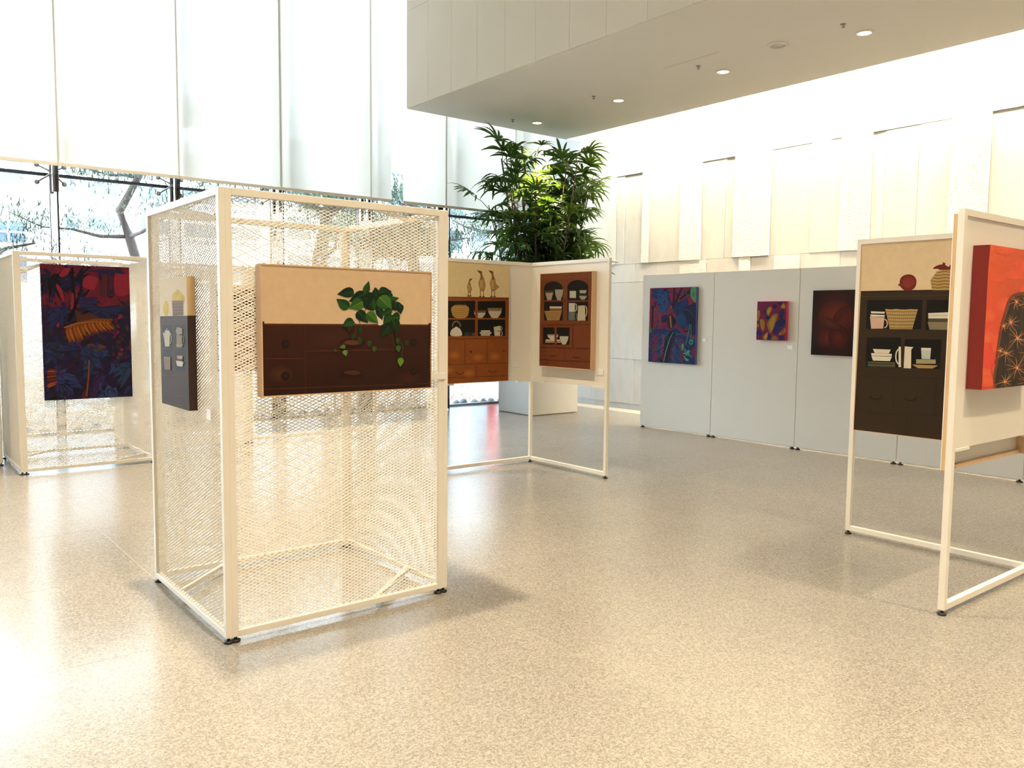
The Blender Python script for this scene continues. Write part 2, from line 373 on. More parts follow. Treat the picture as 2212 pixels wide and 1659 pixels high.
# roller blinds in front of the fins
YBL = 11.20
BE = [2.0 - 1.40 * k for k in (6, 5, 4, 3, 2, 1)] + [2.0, 3.39, 4.78, 6.20, 6.56]
BR = [6.79, 7.57, 9.00, 9.80]
def blind(a, b, i, lab, grp):
    t = thing('roller_blind', lab, 'blind', ((a + b) / 2, YBL + 0.022 * (i % 2), 3.30), 0, grp); w = (b - a) / 2 + 0.012
    mb = MB(); n = 8
    for k in range(n + 1):
        z = 0.035 + (7.6 - 3.335) * k / n; mb.v += [(-w, 0.0, z), (w, 0.0, z)]
    for k in range(n): mb.f.append((2 * k, 2 * k + 1, 2 * k + 3, 2 * k + 2))
    mb.build('fabric', 'blind', t)
    MB().box(-w, -0.008, 0.0, w, 0.010, 0.042).build('hem_bar', 'white_metal', t, bevel=0.003)
    MB().tube([(-w + .02, 0.0, 4.34), (w - .02, 0.0, 4.34)], 0.05, 12).build('roller_tube', 'white_metal', t)
for i, (a, b) in enumerate(zip(BE[:-1], BE[1:])):
    blind(a, b, i, 'tall white roller blind, %s from the bright slit beside the bulkhead' % ('tenth', 'ninth', 'eighth', 'seventh', 'sixth', 'fifth', 'fourth', 'third', 'second', 'first')[i], 'blinds left of the bright slit')
for i, (a, b) in enumerate(zip(BR[:-1], BR[1:])):
    blind(a, b, i + 1, ('white roller blind between the bright slit and the palm', 'white roller blind hanging directly behind the palm', 'short-width white roller blind in the window corner behind the palm')[i], 'blinds behind the palm')

# ------------------------------------------------------------------ lamps and ceiling fittings
def spot(loc, power, cone, parent, blend=0.6, radius=0.06, col=WARM, rot=(0, 0, 0)):
    d = bpy.data.lights.new('lamp', 'SPOT'); d.energy = power; d.color = col; d.spot_size = math.radians(cone); d.spot_blend = blend; d.shadow_soft_size = radius; d.cycles.use_multiple_importance_sampling = False
    o = bpy.data.objects.new('lamp', d); C.objects.link(o); o.location = loc; o.rotation_euler = rot; o.parent = parent; return o
ring_me = MB().lathe([(0.070, 0.0), (0.074, -0.008), (0.090, -0.010), (0.096, -0.004), (0.096, 0.004), (0.070, 0.004)], 28).me('trim_ring', True); ring_me.materials.append(M['white_metal'])
lens_me = MB().lathe([(0.0, -0.003), (0.069, -0.003), (0.069, 0.003)], 28).me('lens'); lens_me.materials.append(M['lamp_lens'])
def downlight(loc, lab, grp, power, cone, scale=1.0, radius=0.06, blend=0.6):
    t = thing('recessed_downlight', lab, 'light', loc, 0, grp); t.scale = (scale,) * 3
    link('trim_ring', ring_me, None, t); link('lens', lens_me, None, t)
    spot((0, 0, -0.02), power, cone, t, blend, radius); return t
downlight((8.66, 10.24, HS - 0.004), 'round recessed downlight shining onto the palm top', None, P_SOFF * 12.0, 56)
for i, y in enumerate((8.45, 6.64, 4.79, 2.95, 1.10, -0.7)):
    downlight((8.66, y, HS - 0.004), 'round recessed soffit downlight, %s along from the palm downlight' % ('first', 'second', 'third', 'fourth', 'fifth', 'sixth')[i], 'soffit downlights in a row', P_SOFF, 120)
for x in (1.66, -2.2):
    for y in (4.75, 0.9, 8.6, -3.0):  # rearmost row is added out of view to brighten the stand fronts
        downlight((x, y, ZU - 0.004), 'round downlight in the high ceiling, added unseen to brighten the stand fronts', 'high ceiling downlights', P_HIGH * (1.0 if x > 0 else 0.4), 92, 1.6, 0.16, 0.9)
downlight((5.0, -1.6, ZU - 0.004), 'round downlight in the high ceiling, added unseen to brighten the stand fronts', 'high ceiling downlights', P_HIGH, 92, 1.6, 0.16, 0.9)  # added unseen lamp that lifts the light on the cactus board
spr_me = MB().lathe([(0.0, -0.035), (0.018, -0.033), (0.020, -0.028), (0.006, -0.026), (0.006, -0.006), (0.030, -0.004), (0.034, 0.004)], 14).me('sprinkler_head', True); spr_me.materials.append(M['brass'])
for i, y in enumerate((10.35, 8.53, 6.70, 4.80, 3.0)):
    tag(link('sprinkler_head', spr_me, None, None, (8.25, y, HS - 0.002)), 'tiny metal sprinkler head beside the %s' % ('palm downlight', 'first downlight along from the palm', 'second downlight along from the palm', 'third downlight along from the palm', 'fourth downlight along from the palm')[i], 'sprinkler', 'soffit sprinkler heads')
t = thing('ceiling_speaker', 'round ceiling speaker with grey grille set in the soffit', 'speaker', (8.30, 5.62, HS - 0.004))
MB().lathe([(0.085, 0.0), (0.088, -0.012), (0.110, -0.014), (0.120, -0.004), (0.120, 0.004), (0.085, 0.004)], 32).build('trim_ring', 'white_metal', t, smooth=True)
MB().lathe([(0.0, -0.004), (0.05, -0.005), (0.085, -0.002), (0.085, 0.002)], 32).build('grille', 'steel', t)
MB().box(8.00, 6.20, HS - 0.0015, 8.005, 7.05, HS + 0.01).build('access_panel_seam', 'stone_joint', sof)

# ------------------------------------------------------------------ expanded mesh (shared data per size)
LW, SW, TH = 0.036, 0.0165, 0.0011
def expanded(name, w, h, sw=0.0037):
    mb = MB(); nx = int(w / (LW / 2)); nz = int(h / (SW / 2)); dx = w / nx; dz = h / nz
    V = mb.v; F = mb.f; hw = sw / 2; ln = math.hypot(dx, dz); px_, pz_ = dz / ln * hw, dx / ln * hw
    for i in range(nx):
        for j in range(nz):
            up = (i + j) % 2 == 0
            x0, x1 = i * dx, (i + 1) * dx
            z0, z1 = (j * dz, (j + 1) * dz) if up else ((j + 1) * dz, j * dz)
            ox, oz = (-px_, pz_) if up else (px_, pz_)
            b = len(V); tl = TH * 0.8
            V += [(x0 + ox, -TH + tl, z0 + oz), (x1 + ox, -TH + tl, z1 + oz), (x1 - ox, -TH - tl, z1 - oz), (x0 - ox, -TH - tl, z0 - oz),
                  (x0 + ox, TH + tl, z0 + oz), (x1 + ox, TH + tl, z1 + oz), (x1 - ox, TH - tl, z1 - oz), (x0 - ox, TH - tl, z0 - oz)]
            F += [(b, b + 3, b + 2, b + 1), (b + 4, b + 5, b + 6, b + 7), (b, b + 1, b + 5, b + 4), (b + 3, b + 7, b + 6, b + 2)]
    me = bpy.data.meshes.new(name); me.from_pydata(V, [], F); me.materials.append(M['mesh_metal']); me.update(); return me
HF = 2.125; TB = 0.030; FOOT = 0.028
FW, SWD = 1.19, 1.168
mesh_front = expanded('mesh_front', FW - 2 * TB + .01, HF - FOOT - 2 * TB + .01); mesh_side = expanded('mesh_side', SWD - 2 * TB + .01, HF - FOOT - 2 * TB + .01)
def frame_me(name, w, h, t=TB, top=0.034):
    mb = MB(); mb.box(0, 0, 0, t, t, h); mb.box(w - t, 0, 0, w, t, h); mb.box(t, 0, 0, w - t, t, t); mb.box(t, 0, h - top, w - t, t, h)
    return mb.me(name, bevel=0.0015)
fr_front = frame_me('frame_front', FW, HF - FOOT); fr_side = frame_me('frame_side', SWD, HF - FOOT)
for m_ in (fr_front, fr_side): m_.materials.append(M['white_metal'])
foot_me = MB().lathe([(0.022, 0.0), (0.024, 0.010), (0.016, 0.013), (0.008, 0.015), (0.008, 0.030)], 14).me('foot', True); foot_me.materials.append(M['black_rubber'])
def mesh_cage(loc, lab, grp=None):
    """a cage of four bolted frames; front-left outer corner at loc"""
    t = thing('mesh_display_cage', lab, 'display stand', loc, 0, grp)
    D = SWD; FWt = FW + 2 * TB
    for nm, me, ms, p, r in (('front', fr_front, mesh_front, (TB, 0, FOOT), 0), ('back', fr_front, mesh_front, (TB, D - TB, FOOT), 0),
                             ('left', fr_side, mesh_side, (TB, 0, FOOT), PI / 2), ('right', fr_side, mesh_side, (FWt, 0, FOOT), PI / 2)):
        f = link('side_frame', me, None, t, p); f.rotation_euler = (0, 0, r)
        g = link('mesh_panel', ms, None, f, (TB - .005, TB * 0.5, TB - .005)); g['kind'] = 'stuff'
    for z in (FOOT + 0.004, HF - 0.034):
        MB().bar((FWt - 0.44, TB, z + .015), (FWt - TB, 0.38, z + .015), 0.028, 0.024).build('corner_brace', 'white_metal', t)
        MB().bar((TB, D - 0.40, z + .015), (0.42, D - TB, z + .015), 0.028, 0.024).build('corner_brace', 'white_metal', t)
    for x in (0.016, 0.050, FWt - 0.016, FWt - .05):
        for y in (0.018, D - 0.018): link('foot', foot_me, None, t, (x, y, 0))
    return t
cage = mesh_cage((1.308, 3.762, 0), 'white mesh cage carrying the ivy and lemon paintings')
mesh_cage((1.19, 8.96, 0), 'white mesh cage with the dark jungle painting on its front')
mesh_cage((1.13 - FW - 2 * TB, 9.64 - 0.0, 0), 'white mesh cage standing left of the jungle painting cage')
mesh_cage((2.446, 9.68, 0), 'white mesh cage standing right of the jungle painting cage')

# ------------------------------------------------------------------ L shaped stands with a solid upper board
def corner_stand(corner, lx, ly, lab, sgn_x=-1, sgn_y=-1, board_x=True, board_y=True):
    """corner post at corner; one wing runs sgn_x along X, the other sgn_y along Y"""
    t = thing('corner_display_stand', lab, 'display stand', corner); h = HF; tb = 0.034; z0 = FOOT; ZB = 0.885
    def rail(nm, ax, sg, L, z, hh):
        a, b = sorted((sg * tb / 2, sg * (L - tb / 2)))
        if ax == 'x': MB().box(a, -tb / 2, z, b, tb / 2, z + hh).build(nm, 'white_metal', t, bevel=0.0015)
        else: MB().box(-tb / 2, a, z, tb / 2, b, z + hh).build(nm, 'white_metal', t, bevel=0.0015)
    pm = box_me('post', -tb / 2, -tb / 2, z0, tb / 2, tb / 2, h, 0.0015); pm.materials.append(M['white_metal'])
    for p in ((0, 0, 0), (sgn_x * lx, 0, 0), (0, sgn_y * ly, 0)):
        link('post', pm, None, t, p); link('foot', foot_me, None, t, p)
    for ax, sg, L in (('x', sgn_x, lx), ('y', sgn_y, ly)):
        rail('top_rail', ax, sg, L, h - 0.036, 0.036); rail('bottom_rail', ax, sg, L, z0, tb)
        a, b = sorted((sg * tb / 2, sg * (L - tb / 2))); k = 0.006
        if ax == 'x': MB().box(a, -k, ZB, b, k, h - 0.036).build('board', 'board', t)
        else: MB().box(-k, a, ZB, k, b, h - 0.036).build('board', 'board', t)
        # short clips that carry the board
        for q in (a, b - 0.18):
            if ax == 'x': MB().box(q, -0.014, ZB - 0.014, q + 0.18, 0.014, ZB).build('board_clip', 'white_metal', t)
            else: MB().box(-0.014, q, ZB - 0.014, 0.014, q + 0.18, ZB).build('board_clip', 'white_metal', t)
    return t
corner_stand((5.645, 6.725, 0), 1.205, 1.14, 'white corner stand holding the goose and arched cabinet paintings')
corner_stand((5.615, 1.885, 0), 1.17, 1.18, 'white corner stand holding the pomegranate and cactus paintings', -1, 1)
corner_stand((5.425, 9.722, 0), 1.69, 1.17, 'white corner stand near the window seen through the mesh cage', -1, 1)

# ------------------------------------------------------------------ run of glossy partition boards
XD = 8.78
for k in range(5):
    y1 = 8.012 - 1.244 * k; y0 = y1 - 1.240
    where = ('with the blue monstera painting', 'with the small yellow banana painting', 'with the dark red painting', 'second along from the banana painting board', 'furthest from the monstera painting')[k]
    t = thing('partition_board', 'tall glossy white partition board ' + where, 'partition', (XD, (y0 + y1) / 2, 0), 0, 'partition boards before the marble wall')
    hw = (y1 - y0) / 2
    MB().box(0.0, -hw, 0.030, 0.045, hw, 2.165).build('board', 'gloss_board', t, bevel=0.002)
    for y in (-hw + 0.035, hw - 0.035): link('foot', foot_me, None, t, (0.022, y, 0)).scale = (1.3, 1.3, 1.02)
    MB().box(0.008, -hw + .06, 0.018, 0.037, hw - .06, 0.032).build('bottom_channel', 'white_metal', t)

# ------------------------------------------------------------------ label cards
def card(loc, rz, lab, w=0.07, h=0.045):
    t = MB().box(-w / 2, -0.0055, -h / 2, w / 2, 0.0, h / 2).build('label_card', 'paper', None, loc, bevel=0.0008); t.rotation_euler = (0, 0, rz)
    tag(t, lab, 'label', 'exhibit label cards'); return t
RX = -PI / 2
card((1.307, 3.93, 1.075), RX, 'small white label card on the mesh beside the lemon painting', 0.06, 0.05)
card((2.497, 3.761, 1.225), 0, 'white label card at the lower right corner of the ivy painting', 0.085, 0.035)
card((5.43, 6.7185, 1.06), 0, 'small white label card on the board beside the goose painting', 0.075, 0.06)
card((5.638, 5.665, 1.03), RX, 'small white label card beside the arched cabinet painting', 0.075, 0.06)
card((XD - .0005, 6.905, 1.275), RX, 'white label card right of the blue monstera painting')
card((XD - .0005, 5.625, 1.225), RX, 'white label card below the small yellow banana painting')
card((2.32, 8.959, 1.27), 0, 'small white label card right of the dark jungle painting')

# ------------------------------------------------------------------ paintings: flat paint shapes on canvas boxes
def solve8(src, dst):
    A = []; B = []
    for (x, y), (u, v) in zip(src, dst):
        A.append([x, y, 1, 0, 0, 0, -u * x, -u * y]); B.append(u)
        A.append([0, 0, 0, x, y, 1, -v * x, -v * y]); B.append(v)
    n = 8
    for i in range(n):
        p = max(range(i, n), key=lambda r: abs(A[r][i])); A[i], A[p] = A[p], A[i]; B[i], B[p] = B[p], B[i]
        for r in range(n):
            if r != i:
                f = A[r][i] / A[i][i]
                A[r] = [a - f * b for a, b in zip(A[r], A[i])]; B[r] -= f * B[i]
    return [B[i] / A[i][i] for i in range(n)]

class Pic:
    """a painting drawn in the units of its own sketch; TL, TR, BR, BL are the canvas corners in the sketch"""
    def __init__(s, TL, TR, BR, BL, gain=1.0):
        s.h = solve8([TL, TR, BR, BL], [(0, 0), (1, 0), (1, 1), (0, 1)]); s.q = (TL, TR, BR, BL); s.g = gain; s.shapes = []
    def uv(s, p):
        a = s.h; w = a[6] * p[0] + a[7] * p[1] + 1
        return ((a[0] * p[0] + a[1] * p[1] + a[2]) / w, (a[3] * p[0] + a[4] * p[1] + a[5]) / w)
    def poly(s, pts, col):
        cs = col if isinstance(col, list) else [col] * len(pts)
        P = [(*s.uv(p), *[c * s.g * 0.78 for c in lin(k)[:3]]) for p, k in zip(pts, cs)]
        for ax, lim, sg in ((0, 0.0, 1), (0, 1.0, -1), (1, 0.0, 1), (1, 1.0, -1)):
            out = []
            for i in range(len(P)):
                a, b = P[i], P[(i + 1) % len(P)]; ia = sg * (a[ax] - lim) >= -1e-9; ib = sg * (b[ax] - lim) >= -1e-9
                if ia: out.append(a)
                if ia != ib:
                    t = (lim - a[ax]) / (b[ax] - a[ax]); out.append(tuple(x + (y - x) * t for x, y in zip(a, b)))
            P = out
            if len(P) < 3: return
        s.shapes.append(P)
    def bgd(s, col): s.poly(list(s.q), col)
    def rect(s, x0, y0, x1, y1, col): s.poly([(x0, y0), (x1, y0), (x1, y1), (x0, y1)], col)
    def smooth(s, pts, col, n=5):
        out = []; k = len(pts)
        for i in range(k):
            p0, p1, p2, p3 = (pts[(i + d) % k] for d in (-1, 0, 1, 2))
            for j in range(n):
                t = j / n
                out.append(tuple(0.5 * (2 * b + (c - a) * t + (2 * a - 5 * b + 4 * c - d) * t * t + (3 * b - a - 3 * c + d) * t ** 3) for a, b, c, d in zip(p0, p1, p2, p3)))
        s.poly(out, col)
    def ell(s, cx, cy, rx, ry, col, rot=0, n=20, a0=0, a1=360):
        c, d = math.cos(rot), math.sin(rot); k = n if a1 - a0 >= 360 else n + 1
        P = []
        for i in range(k):
            a = math.radians(a0 + (a1 - a0) * i / n); x, y = rx * math.cos(a), ry * math.sin(a); P.append((cx + x * c - y * d, cy + x * d + y * c))
        s.poly(P, col)
    def ring(s, cx, cy, rx, ry, w, col, a0=0, a1=360, n=20):
        P = [(cx + rx * math.cos(math.radians(a0 + (a1 - a0) * i / n)), cy + ry * math.sin(math.radians(a0 + (a1 - a0) * i / n))) for i in range(n + 1)]
        s.line(P, w, col)
    def line(s, pts, w, col, w2=None):
        w2 = w if w2 is None else w2; L = []; Rr = []; k = len(pts)
        for i, p in enumerate(pts):
            a, b = pts[max(i - 1, 0)], pts[min(i + 1, k - 1)]; dx, dy = b[0] - a[0], b[1] - a[1]; l = math.hypot(dx, dy) or 1
            ww = (w + (w2 - w) * i / max(1, k - 1)) / 2; L.append((p[0] - dy / l * ww, p[1] + dx / l * ww)); Rr.append((p[0] + dy / l * ww, p[1] - dx / l * ww))
        for i in range(k - 1): s.poly([L[i], L[i + 1], Rr[i + 1], Rr[i]], col)
    def leaf(s, base, tip, w, col, rib=None, shade=None):
        bx, by = base; dx, dy = tip[0] - bx, tip[1] - by; nx, ny = -dy, dx; l = math.hypot(dx, dy); nx, ny = nx / l * w, ny / l * w
        prof = [(0.0, 0.25), (0.06, 0.68), (0.2, 0.98), (0.38, 1.0), (0.58, 0.8), (0.8, 0.38), (1, 0)]
        A = [(bx + dx * t + nx * k, by + dy * t + ny * k) for t, k in prof]; B = [(bx + dx * t - nx * k, by + dy * t - ny * k) for t, k in prof]
        mid = [(bx + dx * t, by + dy * t) for t, k in prof]
        s.poly(A + B[-2::-1], col)
        if shade: s.poly(A + mid[-2::-1], shade)
        if rib: s.line([mid[0], mid[2], mid[4], mid[5]], max(1.5, w * 0.09), rib, 0.5)
    def fan(s, c, tips, w, col, edge=None):
        for t in tips:
            if edge: s.leaf(c, t, w * 1.25, edge)
            s.leaf(c, t, w, col)
    def glow(s, cx, cy, rx, ry, cin, cout, n=24, rot=0):
        c, d = math.cos(rot), math.sin(rot)
        P = [(cx + rx * math.cos(2 * PI * i / n) * c - ry * math.sin(2 * PI * i / n) * d, cy + rx * math.cos(2 * PI * i / n) * d + ry * math.sin(2 * PI * i / n) * c) for i in range(n)]
        z = len(s.shapes)
        for i in range(n): s.poly([(cx, cy), P[i], P[(i + 1) % n]], [cin, cout, cout])
    def mesh(s, name, w, h, y):
        V = []; F = []; cols = []; step = min(0.000035, 0.0045 / max(1, len(s.shapes)))
        for k, P in enumerate(s.shapes):
            b = len(V)
            for p in P: V.append(((p[0] - 0.5) * w, y - k * step, (1 - p[1]) * h)); cols.append((p[2], p[3], p[4], 1.0))
            F.append(tuple(range(b, b + len(P))))
        me = bpy.data.meshes.new(name); me.from_pydata(V, [], F)
        at = me.color_attributes.new('Col', 'FLOAT_COLOR', 'POINT')
        flat = [x for c in cols for x in c]; at.data.foreach_set('color', flat)
        me.materials.append(M['paint']); me.update(); return me

_sides = {}
def side_mat(c):
    k = tuple(c)
    if k not in _sides: _sides[k] = mat('canvas_side', lin(c), 0.7, 0, 16, 0.08)
    return _sides[k]
def painting(lab, loc, rz, w, h, d, pic, side=None, frame=None, low=None):
    """loc: bottom centre of the back; faces local -Y"""
    t = thing('painting', lab, 'painting', loc, rz)
    if frame:
        k = frame; mb = MB()
        mb.box(-w / 2 - k, -d - 0.004, -k, w / 2 + k, 0, 0); mb.box(-w / 2 - k, -d - 0.004, h, w / 2 + k, 0, h + k)
        mb.box(-w / 2 - k, -d - 0.004, 0, -w / 2, 0, h); mb.box(w / 2, -d - 0.004, 0, w / 2 + k, 0, h)
        mb.build('frame', 'wood_edge', t)
    m_ = 'pale_edge' if side is None else side_mat(side)
    z = 0
    if low:
        z = low[0] * h; link('canvas_lower_edge', box_me('canvas_lower_edge', -w / 2, -d, 0, w / 2, 0, z), side_mat(low[1]), t)
    link('canvas', box_me('canvas', -w / 2, -d, z, w / 2, 0, h), m_, t)
    link('picture', pic.mesh('picture', w, h, -d - 0.0004), None, t)
    return t

rnd = random.Random(3)
# --- A: ivy trailing over a dark dresser
A = Pic((140, 115), (1972, 187), (1987, 1432), (162, 1548))
A.bgd('e3c6a2')
A.poly([(150, 752), (1975, 745), (1987, 1432), (162, 1548)], ['3c1d12', '381d14', '28140c', '2d140c'])
A.rect(150, 730, 172, 1500, '35160f'); A.rect(1955, 730, 1980, 1440, '35160f')
A.line([(172, 762), (1955, 755)], 14, '5a2a18')
for a in ([(180, 785), (595, 785)], [(620, 783), (1560, 778)]): A.line(a, 5, '3a1a10')
A.line([(600, 770), (612, 1500)], 10, '30150d'); A.line([(612, 770), (624, 1500)], 4, '532c1b'); A.line([(1590, 765), (1610, 1450)], 10, '30150d')
A.line([(175, 1135), (600, 1130)], 7, '5e2f1c'); A.line([(180, 1165), (600, 1160)], 5, '2c140c'); A.line([(615, 1050), (1590, 1020)], 8, '5a2c1a'); A.line([(620, 1075), (1590, 1045)], 6, '2c140c'); A.line([(1610, 1092), (1960, 1082)], 6, '2c140c')
A.line([(175, 1470), (1980, 1390)], 6, '56301c')
A.glow(350, 1300, 160, 120, '4c2815', '2e160e'); A.glow(900, 900, 260, 110, '402215', '371c14'); A.glow(1750, 1330, 160, 80, '3e1f13', '2d160d')
for x, y, r in ((398, 975, 44), (400, 1325, 46), (1795, 945, 38), (1797, 1262, 38)):
    A.ell(x, y, r, r * 1.12, '1f110c'); A.ell(x + 4, y - 6, r * .55, r * .6, '2a1811')
A.ring(1130, 955, 122, 44, 24, '2a120c'); A.ell(1130, 950, 92, 26, '5a3322'); A.ring(1130, 1285, 120, 40, 22, '2a140d'); A.ell(1130, 1280, 92, 24, '4a2a1c')
A.smooth([(1362, 585), (1395, 600), (1440, 690), (1480, 640), (1500, 655), (1460, 745), (1400, 745)], 'f0dfc6')
for L in ([(1280, 560), (1260, 610), (1230, 640)], [(1140, 725), (1165, 750), (1165, 830)], [(1195, 700), (1210, 750), (1220, 790)], [(1520, 830), (1560, 880), (1580, 1000)], [(1170, 830), (1150, 900)], [(1620, 880), (1680, 1000), (1660, 1110)]): A.line(L, 8, '33402a')
DK, MD, LT = '16301a', '214a1e', '3f6a26'
A.smooth([(1180, 440), (1300, 400), (1420, 420), (1540, 430), (1600, 520), (1560, 600), (1450, 560), (1350, 600), (1240, 560)], '122413')
for b, t, w, c in (((1140, 395), (958, 427), 55, 0), ((1262, 415), (1085, 505), 56, 0), ((1262, 415), (1302, 278), 38, 1), ((1385, 445), (1370, 345), 44, 0), ((1412, 405), (1552, 392), 60, 0), ((1540, 400), (1500, 450), 40, 0), ((1340, 470), (1220, 470), 52, 0), ((1360, 470), (1290, 570), 60, 0),
                   ((1085, 575), (950, 476), 56, 1), ((1235, 505), (1082, 580), 66, 2), ((1500, 490), (1632, 460), 36, 1), ((1590, 500), (1590, 605), 62, 0), ((1345, 500), (1360, 610), 30, 1), ((1415, 455), (1556, 598), 78, 2), ((1630, 528), (1650, 638), 44, 0), ((1405, 570), (1450, 705), 44, 0),
                   ((1180, 610), (1297, 738), 58, 0), ((1285, 625), (1408, 742), 56, 2), ((1550, 590), (1430, 655), 40, 1), ((1550, 640), (1458, 748), 54, 1), ((1640, 668), (1535, 672), 54, 1), ((1135, 708), (1012, 778), 50, 1), ((1545, 740), (1430, 895), 56, 0), ((1560, 700), (1620, 840), 64, 0)):
    A.leaf(b, t, w, (DK, MD, LT)[c], (LT, LT, '7a9a48')[c], ('112614', '1a3c18', '2c5520')[c])
for x, y, r, c in ((1215, 815, 40, '202f18'), (1090, 810, 40, '2c2414'), (1140, 890, 34, '20351c'), (1208, 930, 38, '24381c'), (1315, 962, 36, '2a3f1c'), (1362, 1022, 32, '2f4a1e'), (1618, 930, 34, '24421c'), (1718, 950, 28, '24381a'), (1620, 1015, 36, '33561e'), (935, 1040, 22, '2c471e'), (1610, 860, 30, '2a1712')):
    A.leaf((x + rnd.uniform(-6, 6), y - r), (x + rnd.uniform(-16, 16), y + r * 1.1), r * .8, c, '486a2c')
A.leaf((1050, 990), (985, 1008), 24, '4a7030', '9ab070'); A.leaf((1040, 1035), (1060, 1100), 28, '5c8040', 'b0c08a'); A.leaf((1655, 1112), (1650, 1212), 34, '5a8a22', '8ab048')
painting('ivy trailing over a dark brown dresser, wide canvas on the mesh cage', (1.943, 3.761, 1.172), 0, 0.925, 0.608, 0.058, A, None, 0.006)

# --- B: lemons above a dark cupboard
B = Pic((93, 98), (400, 80), (393, 1583), (100, 1490))
B.bgd('e3cfae')
B.poly([(96, 530), (400, 536), (393, 1590), (100, 1500)], ['4a3024', '46301f', '3a2418', '3c261a'])
B.line([(96, 533), (400, 540)], 10, '2a170f'); B.line([(100, 570), (398, 572)], 4, '5d4334')
for x0, y0, x1, y1 in ((120, 630, 222, 878), (255, 640, 372, 880), (118, 905, 220, 1130), (258, 910, 370, 1150)): B.rect(x0, y0, x1, y1, '22201f')
B.ell(166, 440, 30, 90, 'cdae3e'); B.ell(160, 420, 18, 60, 'd8bd52')
for x, y in ((262, 310), (297, 285), (330, 320), (350, 350), (290, 340)): B.ell(x, y, 26, 56, ('c9a93a', 'd3b648')[(x // 7) % 2], 0.15)
B.poly([(233, 355), (360, 360), (356, 530), (240, 532)], '7d6248')
for k in range(9): B.line([(238, 375 + k * 18), (275, 379 + k * 18), (318, 372 + k * 18), (358, 380 + k * 18)], 5, ('8f7356', '664c37')[k % 2])
B.poly([(130, 712), (148, 720), (150, 690), (196, 690), (206, 720), (198, 870), (150, 872)], 'c9c2ae'); B.ring(205, 780, 14, 60, 8, 'b7b09c', -90, 90); B.line([(172, 668), (172, 690)], 8, 'c9c2ae'); B.line([(135, 715), (152, 800)], 14, 'c0b9a6')
B.poly([(285, 655), (342, 672), (344, 735), (284, 748), (272, 700)], '98896f'); B.poly([(278, 748), (340, 748), (338, 850), (278, 850)], '8c7c61'); B.ring(345, 800, 12, 38, 8, '8c7c61', -90, 90); B.poly([(268, 850), (355, 850), (335, 885), (285, 885)], '95876f')
B.poly([(135, 985), (208, 992), (206, 1130), (140, 1125)], '86705a'); B.line([(135, 990), (208, 997)], 14, '9a8268')
B.poly([(280, 975), (343, 978), (338, 1015), (284, 1012)], 'b98e80'); B.rect(286, 1015, 338, 1045, '57423a'); B.poly([(268, 1030), (352, 1045), (338, 1098), (280, 1090)], 'cfc9ba')
for y in (1185, 1200, 1410): B.line([(104, y - 15), (390, y + 15)], 4, '5c4335')
B.ring(175, 1320, 30, 20, 4, '33211a', 0, 180); B.ring(310, 1345, 30, 22, 4, '33211a', 0, 180)
painting('narrow painting of yellow fruit and jugs in a dark cupboard on mesh', (1.307, 4.330, 1.078), RX, 0.455, 0.655, 0.040, B, (205, 175, 130), None, (0.71, (52, 30, 20)))

# --- C: dark blue and red jungle
Cc = Pic((27, 50), (1043, 90), (1085, 1535), (90, 1588), 0.80)
Cc.bgd('241a38')
Cc.poly([(27, 50), (1060, 60), (1070, 520), (50, 560)], '641a2e')
for k in range(60):
    x, y = rnd.uniform(20, 1060), rnd.uniform(60, 560); a = rnd.uniform(0, 6.3); q_ = rnd.uniform(40, 130); Cc.leaf((x, y), (x + q_ * math.cos(a), y + q_ * math.sin(a)), q_ * .2, rnd.choice(['2a1a3a', '241a34', '4a1a30', '1a1630', '701e34']))
for k in range(130):
    x, y = rnd.uniform(20, 1090), rnd.uniform(430, 1590); a = rnd.uniform(0, 6.3); r = rnd.uniform(40, 120)
    Cc.leaf((x, y), (x + r * math.cos(a), y + r * math.sin(a)), r * .28, rnd.choice(['1c1f48', '26204a', '3a1a34', '4e1a2e', '20284f', '141424', '2a2a34', '1e2650']))
for k in range(26):
    a = rnd.uniform(-.4, 3.4); r = rnd.uniform(150, 330); Cc.leaf((150, 200), (150 + r * math.cos(a), 200 + r * math.sin(a)), rnd.uniform(18, 34), rnd.choice(['0d0c16', '141226', '1d1a3a']))
for k in range(22):
    a = rnd.uniform(0, 6.3); r = rnd.uniform(110, 260); Cc.leaf((430, 240), (430 + r * math.cos(a), 240 + r * math.sin(a)), rnd.uniform(14, 28), rnd.choice(['1b1a3a', '26204a', '14122a']))
for L, w in (([(395, 90), (400, 300), (430, 520), (400, 620), (350, 700)], 34), ([(480, 200), (500, 300), (470, 420), (410, 600)], 26), ([(620, 240), (590, 330), (560, 380), (480, 440)], 16), ([(700, 470), (600, 560), (480, 640), (420, 720)], 26), ([(600, 80), (500, 170), (430, 250)], 26)): Cc.line(L, w, '100e1c')
for p in ([(360, 100), (300, 110), (245, 180), (290, 200), (350, 160)], [(225, 280), (290, 370), (300, 480), (270, 420), (215, 320)], [(385, 390), (415, 400), (410, 530), (380, 560)], [(540, 200), (640, 190), (690, 230), (640, 340), (540, 320), (510, 290)], [(880, 180), (1030, 160), (1050, 370), (900, 400)], [(215, 690), (250, 700), (245, 760), (215, 750)]): Cc.smooth(p, '8a2238')
for k in range(16): x = 720 + k * 10 + rnd.uniform(-6, 6); Cc.line([(x, 170), (x + rnd.uniform(-12, 12), 300), (x, 420)], 7, rnd.choice(['3a1a30', '2a1a3a', '4a2a2a']))
